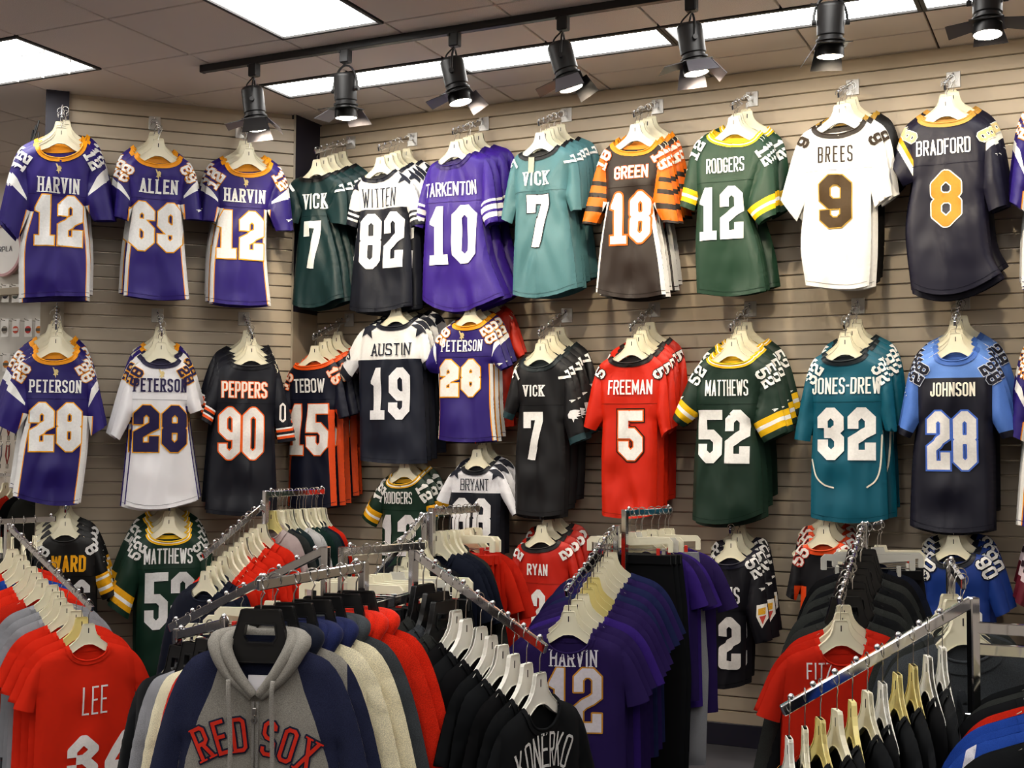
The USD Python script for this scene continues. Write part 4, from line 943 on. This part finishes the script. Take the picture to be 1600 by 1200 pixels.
COLN = {'#d8341a': 'red', '#c9301a': 'deep red', '#9a9a9f': 'grey', '#b9a9a6': 'rosy grey', '#1d1f22': 'black', '#1f2434': 'navy', '#2b3a3c': 'dark teal', '#1f3a34': 'bottle green', '#c9c6c4': 'pale grey', '#35255c': 'purple', '#41297c': 'bright purple',
        '#e9e0c4': 'cream', '#4c5054': 'charcoal', '#8a8a8c': 'heather grey', '#3a3c3a': 'smoke black', '#2a4fa0': 'blue', '#44474a': 'slate', '#29305a': 'indigo', '#17171a': 'jet black'}
RD, DR, GY, RG, BK, NV, DT, BG, PG, PU, BP, CR, CH, HG_, SB, BL, SL, IN, JB = COLN.keys()

# red and grey tees at the left: sloped rail
A1, B1 = at_depth(15, 824, 6.15), at_depth(143, 950, 5.7)
A1b, B1b = at_depth(12, 868, 6.3), at_depth(-60, 872, 6.2)
rack('four_way_rack', 'chrome rack with a sloped rail of red and grey tees by the angled wall', [(A1, B1, 9, True), (A1b, B1b, 2, True)])
def lee(c, q):
    p0, p1 = q(127, 1118), q(168, 1069); u0, v0, u1, v1 = p0[0], p0[1], p1[0], p1[1]
    n0, n1 = q(103, 1230), q(212, 1137)
    return [], [('name_lettering', text_poly('LEE', u0, v0, u1, v1, t=.22, gap=.3), '#efe9e4', .004), ('number', text_poly('34', n0[0], n0[1], n1[0], n1[1], t=.3, rnd=True), '#efe9e4', .004)]
hang_row('the sloped rail of red and grey tees', A1, B1, 38, [('tee', RD, None, lee, 'red tee with white lettering and numeral, nearest on its sloped rail'), ('tee', RD, None, None, None, 'yellow'), ('tee', RD), ('tee', RD), ('tee', GY), ('tee', GY), ('tee', GY), ('tee', DR), ('tee', RD), ('tee', RD), ('tee', BL), ('tee', RD), ('tee', DR)])
A8, B8 = at_depth(-60, 818, 6.75), at_depth(84, 811, 6.6)
rack('straight_rail_rack', 'chrome straight rail crowded with hooks beside the far column', [(A8, B8, 2, True)])
hang_row('the straight rail beside the far column', A8, B8, -60, [('tee', c) for c in (JB, BK, NV, SB, BK, JB, BK)], s1=.8)

# rack in the middle left: sloped rail of red tops, straight rail of mixed tops
A2, B2 = at_depth(413, 788, 6.2), at_depth(319, 867, 5.85)
C2, D2 = at_depth(420, 772, 6.2), at_depth(505, 768, 6.5)
rack('four_way_rack', 'chrome rack under the black 90 jersey with red tops and mixed tops', [(A2, B2, 8, True), (C2, D2, 2, True)])
hang_row('the sloped rail of red tops', A2, B2, -34, [('fleece', NV), ('fleece', NV), ('fleece', NV), ('top', RD), ('top', RD), ('top', RD), ('fleece', RD), ('top', RD), ('top', RD), ('fleece', RD), ('fleece', RD)])
hang_row('the straight rail of mixed tops', C2, D2, -38, [('fleece', RG, None, None, None, 'yellow'), ('fleece', SB), ('top', BK), ('top', NV), ('top', DT), ('top', DT), ('top', PG), ('fleece', PG), ('top', BG), ('top', BG), ('fleece', DT), ('fleece', NV), ('top', RD), ('top', RD)], front_at_end=False)

# foreground rack of hooded jackets
A3, B3 = at_depth(562, 887, 3.8), at_depth(407, 914, 3.42)
C3, D3 = at_depth(652, 868, 4.15), at_depth(850, 1012, 3.72)
E3, F3 = at_depth(542, 862, 4.25), at_depth(660, 853, 4.6)
G3, H3 = at_depth(502, 862, 4.2), at_depth(268, 980, 4.45)
K3, L3 = at_depth(280, 992, 4.15), at_depth(352, 974, 3.75)
rack('four_way_rack', 'large chrome rack of hooded jackets in front, four rails on square uprights', [(A3, B3, 2, True), (C3, D3, 9, True), (E3, F3, 2, True), (G3, H3, 9, True), (K3, L3, 2, True)],
     links=[(A3 - UPV * .13, C3 - UPV * .13), (A3 - UPV * .6, G3 - UPV * .6), (E3 - UPV * .3, C3 - UPV * .3)])
def redsox(c, q):
    u0, u1 = q(306, 1165)[0], q(494, 1190)[0]; v0 = q(395, 1178)[1]
    parts_ = text_poly('RED', u0, v0 - .02, q(388, 1160)[0], v0 + .075, t=.3, serif=True, gap=.2)
    g = text_poly('RED SOX', u0, v0 - .045, u1, v0 + .05, t=.29, serif=True, gap=.28, arch=.048, slant=-.012)
    raglan = []
    for i in (0, 1):
        sg = -1 if i == 0 else 1
        raglan.append(Polygon([(sg * .075, .06), (sg * .13, -.12), (sg * .165, -.20), (sg * .20, -.31), (sg * .26, -.7), (sg * .6, -.75), (sg * .6, .2)]))
    return [('sleeve', raglan[0], '#30344e', None), ('sleeve', raglan[1], '#30344e', None)], [('lettering_outline', g.buffer(.0035), '#20243a', .004), ('lettering', g.buffer(-.001), '#d2301f', .0058)]
H9 = '#9a968f'; COLN[H9] = 'heather grey'
hang_row('the hooded jacket rail', A3, B3, -8, [('hoodie', H9, ('#30344e', NV), redsox, 'grey zip hooded jacket with navy sleeves and red arched lettering, foremost'), ('hoodie', H9, ('#30344e', NV), None, 'second grey and navy hooded jacket right behind the lettered one'),
    ('hoodie', CR, (CR, IN)), ('hoodie', CR, (CR, IN)), ('hoodie', CH, (CH, CH)), ('hoodie', RD, (RD, RD)), ('hoodie', RD, (RD, RD))], hk='black', s1=.99, s0=.06, jit=3, drop=.16)
def onerko(c, q):
    a, b = q(806, 1190), q(888, 1190); g = text_poly('KONERKO', a[0], a[1] - .08, b[0], a[1] + .02, t=.24, gap=.2, arch=.035)
    return [], [('name_lettering', g, '#e6e4e2', .004)]
hang_row('the sloped rail of black tops', C3, D3, 56, [('tee', BK, None, onerko, 'black tee with white arched lettering, nearest on its sloped rail')] + [('tee', BK), ('tee', JB), ('top', BK), ('tee', BK), ('top', JB), ('top', BK), ('tee', JB)] + [('fleece', SB, None, None, None, 'black'), ('fleece', CH, None, None, None, 'black'), ('fleece', SB, None, None, None, 'black')], hk='ivory')
hang_row('the level back rail of the hooded jacket rack', E3, F3, -20, [('pants', BK, None, None, None, 'clip'), ('pants', JB, None, None, None, 'clip'), ('pants', NV, None, None, None, 'clip'), ('pants', BK, None, None, None, 'clip'), ('pants', NV, None, None, None, 'clear'), ('pants', JB, None, None, None, 'clip'), ('pants', BK, None, None, None, 'clip')], front_at_end=False)
hang_row('the long sloped rail of navy track pants', G3, H3, -50, [('top', NV), ('top', JB), ('top', NV)], s1=.98, s0=.8)
hang_row('the short rail tucked behind the lettered hooded jacket', K3, L3, -34, [('fleece', RD, None, None, None, 'black'), ('fleece', CR, None, None, None, 'black'), ('fleece', GY, None, None, None, 'black'), ('fleece', BK, None, None, None, 'black')], s1=.98, s0=.05, drop=.13, jit=3)
hang_row('the upper half of the long sloped rail', G3, H3, 0, [('pants', NV, None, None, None, 'clip'), ('pants', NV, None, None, None, 'clip'), ('pants', IN, None, None, None, 'clip')], s1=.52, s0=.3)

# rack behind: navy tops, red pants
C4, D4 = at_depth(679, 800, 5.3), at_depth(746, 795, 5.6)
A4, B4 = at_depth(661, 808, 5.25), at_depth(588, 900, 4.9)
rack('four_way_rack', 'chrome rack under the white and navy 88 jersey with navy tops and red pants', [(C4, D4, 2, True), (A4, B4, 9, True)])
hang_row('the rail of navy tops and red pants', C4, D4, -38, [('tee', NV), ('tee', NV), ('tee', NV), ('fleece', SB), ('pants', RD, None, None, None, 'clip'), ('pants', RD, None, None, None, 'clip'), ('tee', RD), ('tee', DR)], front_at_end=False)
hang_row('the sloped rail left of the navy tops', A4, B4, -30, [('top', BK), ('top', NV), ('top', JB), ('top', BK)], s1=.5)

# rack of purple tees and black pants
C5, D5 = at_depth(980, 802, 5.7), at_depth(1046, 798, 6.0)
A5, B5 = at_depth(961, 828, 5.6), at_depth(886, 926, 5.0)
rack('four_way_rack', 'chrome rack under the red jersey with purple tees and black pants', [(C5, D5, 2, True), (A5, B5, 10, True)])
def harvin(c, q):
    p0, p1, n0, n1 = q(859, 1041), q(933, 1012), q(857, 1142), q(940, 1041)
    nm = text_poly('HARVIN', p0[0], p0[1], p1[0], p1[1] - .01, t=.27, serif=True); nb = text_poly('12', n0[0], n0[1], n1[0], n1[1] - .01, t=.33, gap=.14)
    return [], [('name_lettering', nm, '#dcd6e0', .004), ('number_outline', nb.buffer(.006), '#c98a2c', .003), ('number', nb, '#d9d1d6', .0045)]
hang_row('the sloped rail of purple tees', A5, B5, -6, [('tee', PU, None, harvin, 'purple tee with white lettering and gold-edged numeral, nearest on its rail')] + [('tee', PU) if k % 3 else ('tee', BP) for k in range(1, 4)] + [('tee', PU, None, None, None, 'yellow')] * 3 + [('tee', PU) if k % 2 else ('tee', IN) for k in range(5)], hk='cream', jit=3)
hang_row('the level rail of black pants and purple tops', C5, D5, -14, [('pants', JB, None, None, None, 'clip'), ('pants', BK, None, None, None, 'clear'), ('pants', BK, None, None, None, 'clip'), ('tee', BP), ('tee', PU), ('tee', BP), ('pants', GY, None, None, None, 'clip'), ('tee', PU), ('tee', BP)], front_at_end=False)

# rack of black fleeces and red tees
A6, B6 = at_depth(1349, 822, 5.2), at_depth(1312, 938, 4.65)
C6, D6 = at_depth(1354, 826, 5.25), at_depth(1378, 822, 5.75)
rack('four_way_rack', 'chrome rack under the bright teal jersey with black fleeces and red tees', [(A6, B6, 10, True), (C6, D6, 2, False)])
def fitz(c, q):
    a, b = q(1260, 1061), q(1300, 1035)
    return [], [('name_lettering', text_poly('FITZ', a[0], a[1], b[0], b[1], t=.24, gap=.24), '#e6e0dc', .004)]
hang_row('the steep rail of black fleeces', A6, B6, 6, [('tee', DR, None, fitz, 'red tee with white lettering behind the low sloped rail'), ('tee', DR), ('tee', DR)] + [('fleece', c, None, None, None, 'black') for c in (SB, BK, SB, JB, SB, BK, SB, JB)], hk='cream')
hang_row('the level rail above the black fleeces', C6, D6, 0, [('fleece', NV, None, None, None, 'clear'), ('pants', JB, None, None, None, 'clear'), ('pants', BK, None, None, None, 'clip')], front_at_end=False)

# foreground rack at the right
A7, B7 = at_depth(1511, 944, 3.3), at_depth(1227, 1108, 3.15)
C7, D7 = at_depth(1486, 884, 3.85), at_depth(1505, 912, 3.5)
E7, F7 = at_depth(1524, 980, 3.3), at_depth(1630, 987, 3.3)
E7b, F7b = at_depth(1524, 1014, 3.3), at_depth(1630, 1021, 3.3)
rack('four_way_rack', 'chrome rack in front with a low sloped rail of black tees', [(A7, B7, 9, True), (C7, D7, 1, True)], links=[(E7, F7), (E7b, F7b), (C7 - UPV * .3, A7 - UPV * .3)])
GT = ('tee', BK)
def goldneck(c, q): return [], [('neck_trim', LineString(c.neck_f).buffer(.012, cap_style='flat').difference(LineString(c.neck_f).buffer(.004)), '#e0a02a', .009)]
hang_row('the low sloped rail in front', A7, B7, -94, [('tee', BK, None, goldneck, 'black tee with gold neck trim at the low end of the front rail', 'ivory'), ('tee', JB, None, goldneck, 'second gold-necked black tee on the front sloped rail'), ('tee', BK, None, None, None, 'yellow'), ('tee', JB), ('tee', BK, None, None, None, 'yellow'), ('tee', BK), ('top', JB, None, None, None, 'ivory'), ('tee', BK, None, None, None, 'yellow'), ('tee', BK, None, None, None, 'yellow'), ('top', JB, None, None, None, 'ivory'), ('fleece', BK, None, None, None, 'ivory')], hk='cream', s1=.98, s0=.14, drop=.165, jit=8)
hang_row('the short rail aimed at the viewer', C7, D7, 8, [('fleece', CH), ('fleece', SB), ('fleece', CH), ('fleece', SB)], hk='cream', s1=.9)
A9, B9 = at_depth(1660, 960, 3.3), at_depth(1672, 1040, 2.75)
rack('waterfall_rack', 'chrome sloped rail of blue and black tees outside the right edge', [(A9, B9, 7, True)])
def blueband(c, q): return [('shoulder_band', Polygon([(-.17, .1), (-.155, .1), (-.27, -.4), (-.30, -.4)]), '#e4e2ea', None), ('shoulder_band', Polygon([(.17, .1), (.155, .1), (.27, -.4), (.30, -.4)]), '#e4e2ea', None)], []
hang_row('the rail of blue and black tees at the frame edge', A9, B9, -10, [('tee', BK), ('tee', BL, None, blueband, 'blue tee with white shoulder band at the frame edge'), ('tee', BL), ('tee', BL), ('tee', DR), ('tee', BK), ('tee', SB), ('tee', BK)], hk='cream', jit=2)

# ------------------------------------------------------------------ store beyond the angled wall
FARN, FARP = np.array([0, -1.0, 0]), np.array([0, 6.95, 0])
def far(x, y, out=0.0): return on_plane(x, y, FARP + FARN * out, FARN)
peg = thing('peg_panel', None, 'white peg panel of the store beyond the angled wall', 'peg panel')
p0, p1 = far(-40, 640, .02), far(66, 425, .02)
part(peg, 'panel', boxm((p0[0], 6.925, p0[2]), (p1[0], 6.94, p1[2]), .004), plain('peg_white', '#cfcac2', 0.6))
sh_ = thing('wall_shelf', None, 'beige shelf strip above the carded packages in the store beyond', 'shelf')
p0, p1 = far(-40, 466, .1), far(60, 448, .1)
part(sh_, 'board', boxm((p0[0], 6.80, p0[2]), (p1[0], 6.925, p1[2]), .004), trimc)
sg_ = thing('round_sign', None, 'round white sign with pink rim and grey lettering in the store beyond', 'sign')
c = far(8, 392, .06); r = .2
part(sg_, 'disc', lathe([(.001, 0), (r * .9, 0), (r * .9, .02), (.001, .02)], 40, c, (0, -1, 0)), plain('sign_white', '#efebe6', 0.5))
part(sg_, 'rim', lathe([(r * .9, 0), (r, .0), (r, .03), (r * .9, .03), (r * .9, 0)], 40, c, (0, -1, 0)), plain('sign_rim', '#c99a9c', 0.5))
tv, tf = extrude(text_poly('CARPLA', far(-1, 392)[0] - c[0], -.01, far(32, 392)[0] - c[0], .03, t=.16, gap=.3), .021, .024)
part(sg_, 'lettering', (np.column_stack([c[0] + tv[:, 0], c[1] - tv[:, 2], c[2] + tv[:, 1]]), tf), plain('sign_grey', '#77757c', 0.6))
EMB = [('#b02a22', '#1d1c20'), ('#1f1e22', '#8a8a8c'), ('#c2302a', '#221f22'), ('#2a2a38', '#c9c6c2'), ('#8d8478', '#2a2622'), ('#d97f1c', '#57503f'), ('#3d4a42', '#c3beb4'), ('#c8452c', '#d9d3ca')]
cardm = plain('card_white', '#e6e2dc', 0.6); rr = random.Random(4)
RN = ['top', 'second', 'third', 'bottom']
for r_i, y in enumerate((458, 512, 566, 620)):
    for k in range(5):
        x = -8 + k * 17 + rr.uniform(-2, 2); c = far(x, y, .12 + .02 * rr.random()); a, b = EMB[(k * 3 + r_i) % len(EMB)]
        t = thing('carded_package', M4((1, 0, 0), (0, 1, 0), (0, 0, 1), c), '%s white carded package on its peg in the %s row beyond the column' % (ORD[k] if k else 'first', RN[r_i]), 'package')
        part(t, 'card', boxm((-.038, -.002, -.07), (.038, .002, .065), .001), cardm)
        part(t, 'emblem', lathe([(.001, .0025), (.028, .0025), (.028, .006), (.001, .006)], 14, (0, 0, -.015), (0, -1, 0)), plain('emblem_' + a[1:], a, 0.5))
        part(t, 'emblem_band', boxm((-.026, -.009, -.025), (.026, -.0062, -.005), .001), plain('emblem_' + b[1:], b, 0.5))
        part(peg, 'peg', tube([(c[0], 6.93, c[2] + .055), (c[0], c[1] - .03, c[2] + .055), (c[0], c[1] - .04, c[2] + .065)], .003, 6), steel)
for r_i, y in enumerate((668, 712)):
    for k in range(6):
        x = -10 + k * 12 + rr.uniform(-2, 2); c = far(x, y, .10)
        t = thing('key_lanyard', M4((1, 0, 0), (0, 1, 0), (0, 0, 1), c), '%s small hanging lanyard in the %s row below the carded packages' % (ORD[k] if k else 'first', ('upper', 'lower')[r_i]), 'lanyard')
        part(t, 'strap', tube([(-.012, 0, .08), (-.016, -.005, 0), (0, -.006, -.06), (.016, -.005, 0), (.012, 0, .08)], .006, 6), plain('strap_%d' % (k % 3), ['#26242c', '#77747a', '#8a3028'][k % 3], 0.7))
        part(t, 'clasp', boxm((-.012, -.01, -.095), (.012, .0, -.06), .002), steel)
        part(t, 'ring', tube([(.02 * math.cos(q), 0, .09 + .02 * math.sin(q)) for q in np.linspace(0, 2 * math.pi, 13)], .003, 6), steel)
bar_l = thing('wall_rail', None, 'short wall rail for dark clothes in the store beyond', 'rail')
p0, p1 = far(-40, 742, .25), far(62, 742, .25)
part(bar_l, 'rail', bar(p0, p1, .02, .025), chrome); part(bar_l, 'bracket', bar(p0, p0 + [0, .25, 0], .02), chrome); part(bar_l, 'bracket', bar(p1, p1 + [0, .25, 0], .02), chrome)
for k, col in enumerate((DR, BK, NV, DR, JB, SB)):
    o = p0 + (p1 - p0) * (.2 + .14 * k) - UPV * .147
    W = cam_dir(75); U = np.cross(UPV, W); m = M4(U, UPV, W, o)
    rack_item('tee', col, m, '%s tee, %s on the short wall rail of the store beyond' % (COLN[col], ORD[k]), None)
    hanger('cream', m, 'cream hanger, %s on the short wall rail of the store beyond' % ORD[k], None)
cb = thing('cable_loop', None, 'dark cable loops hanging beside the wall end column', 'cable')
q0 = np.array([LX - .03, LY - .02, 0])
for k in range(3):
    part(cb, 'loop', tube(smooth_chain([q0 + [-.01 * k, -.012 * k, 3.52 - .03 * k], q0 + [-.03 - .008 * k, -.02, 3.35], q0 + [-.028, -.02, 3.12 + .05 * k], q0 + [-.012, -.012, 3.05], q0 + [0, -.006 * k, 3.2], q0 + [.0, -.002, 3.45]]), .005, 6), blackm)
part(cb, 'bracket', boxm(q0 + [-.05, -.03, 3.03], q0 + [.02, .02, 3.07], .004), steel)
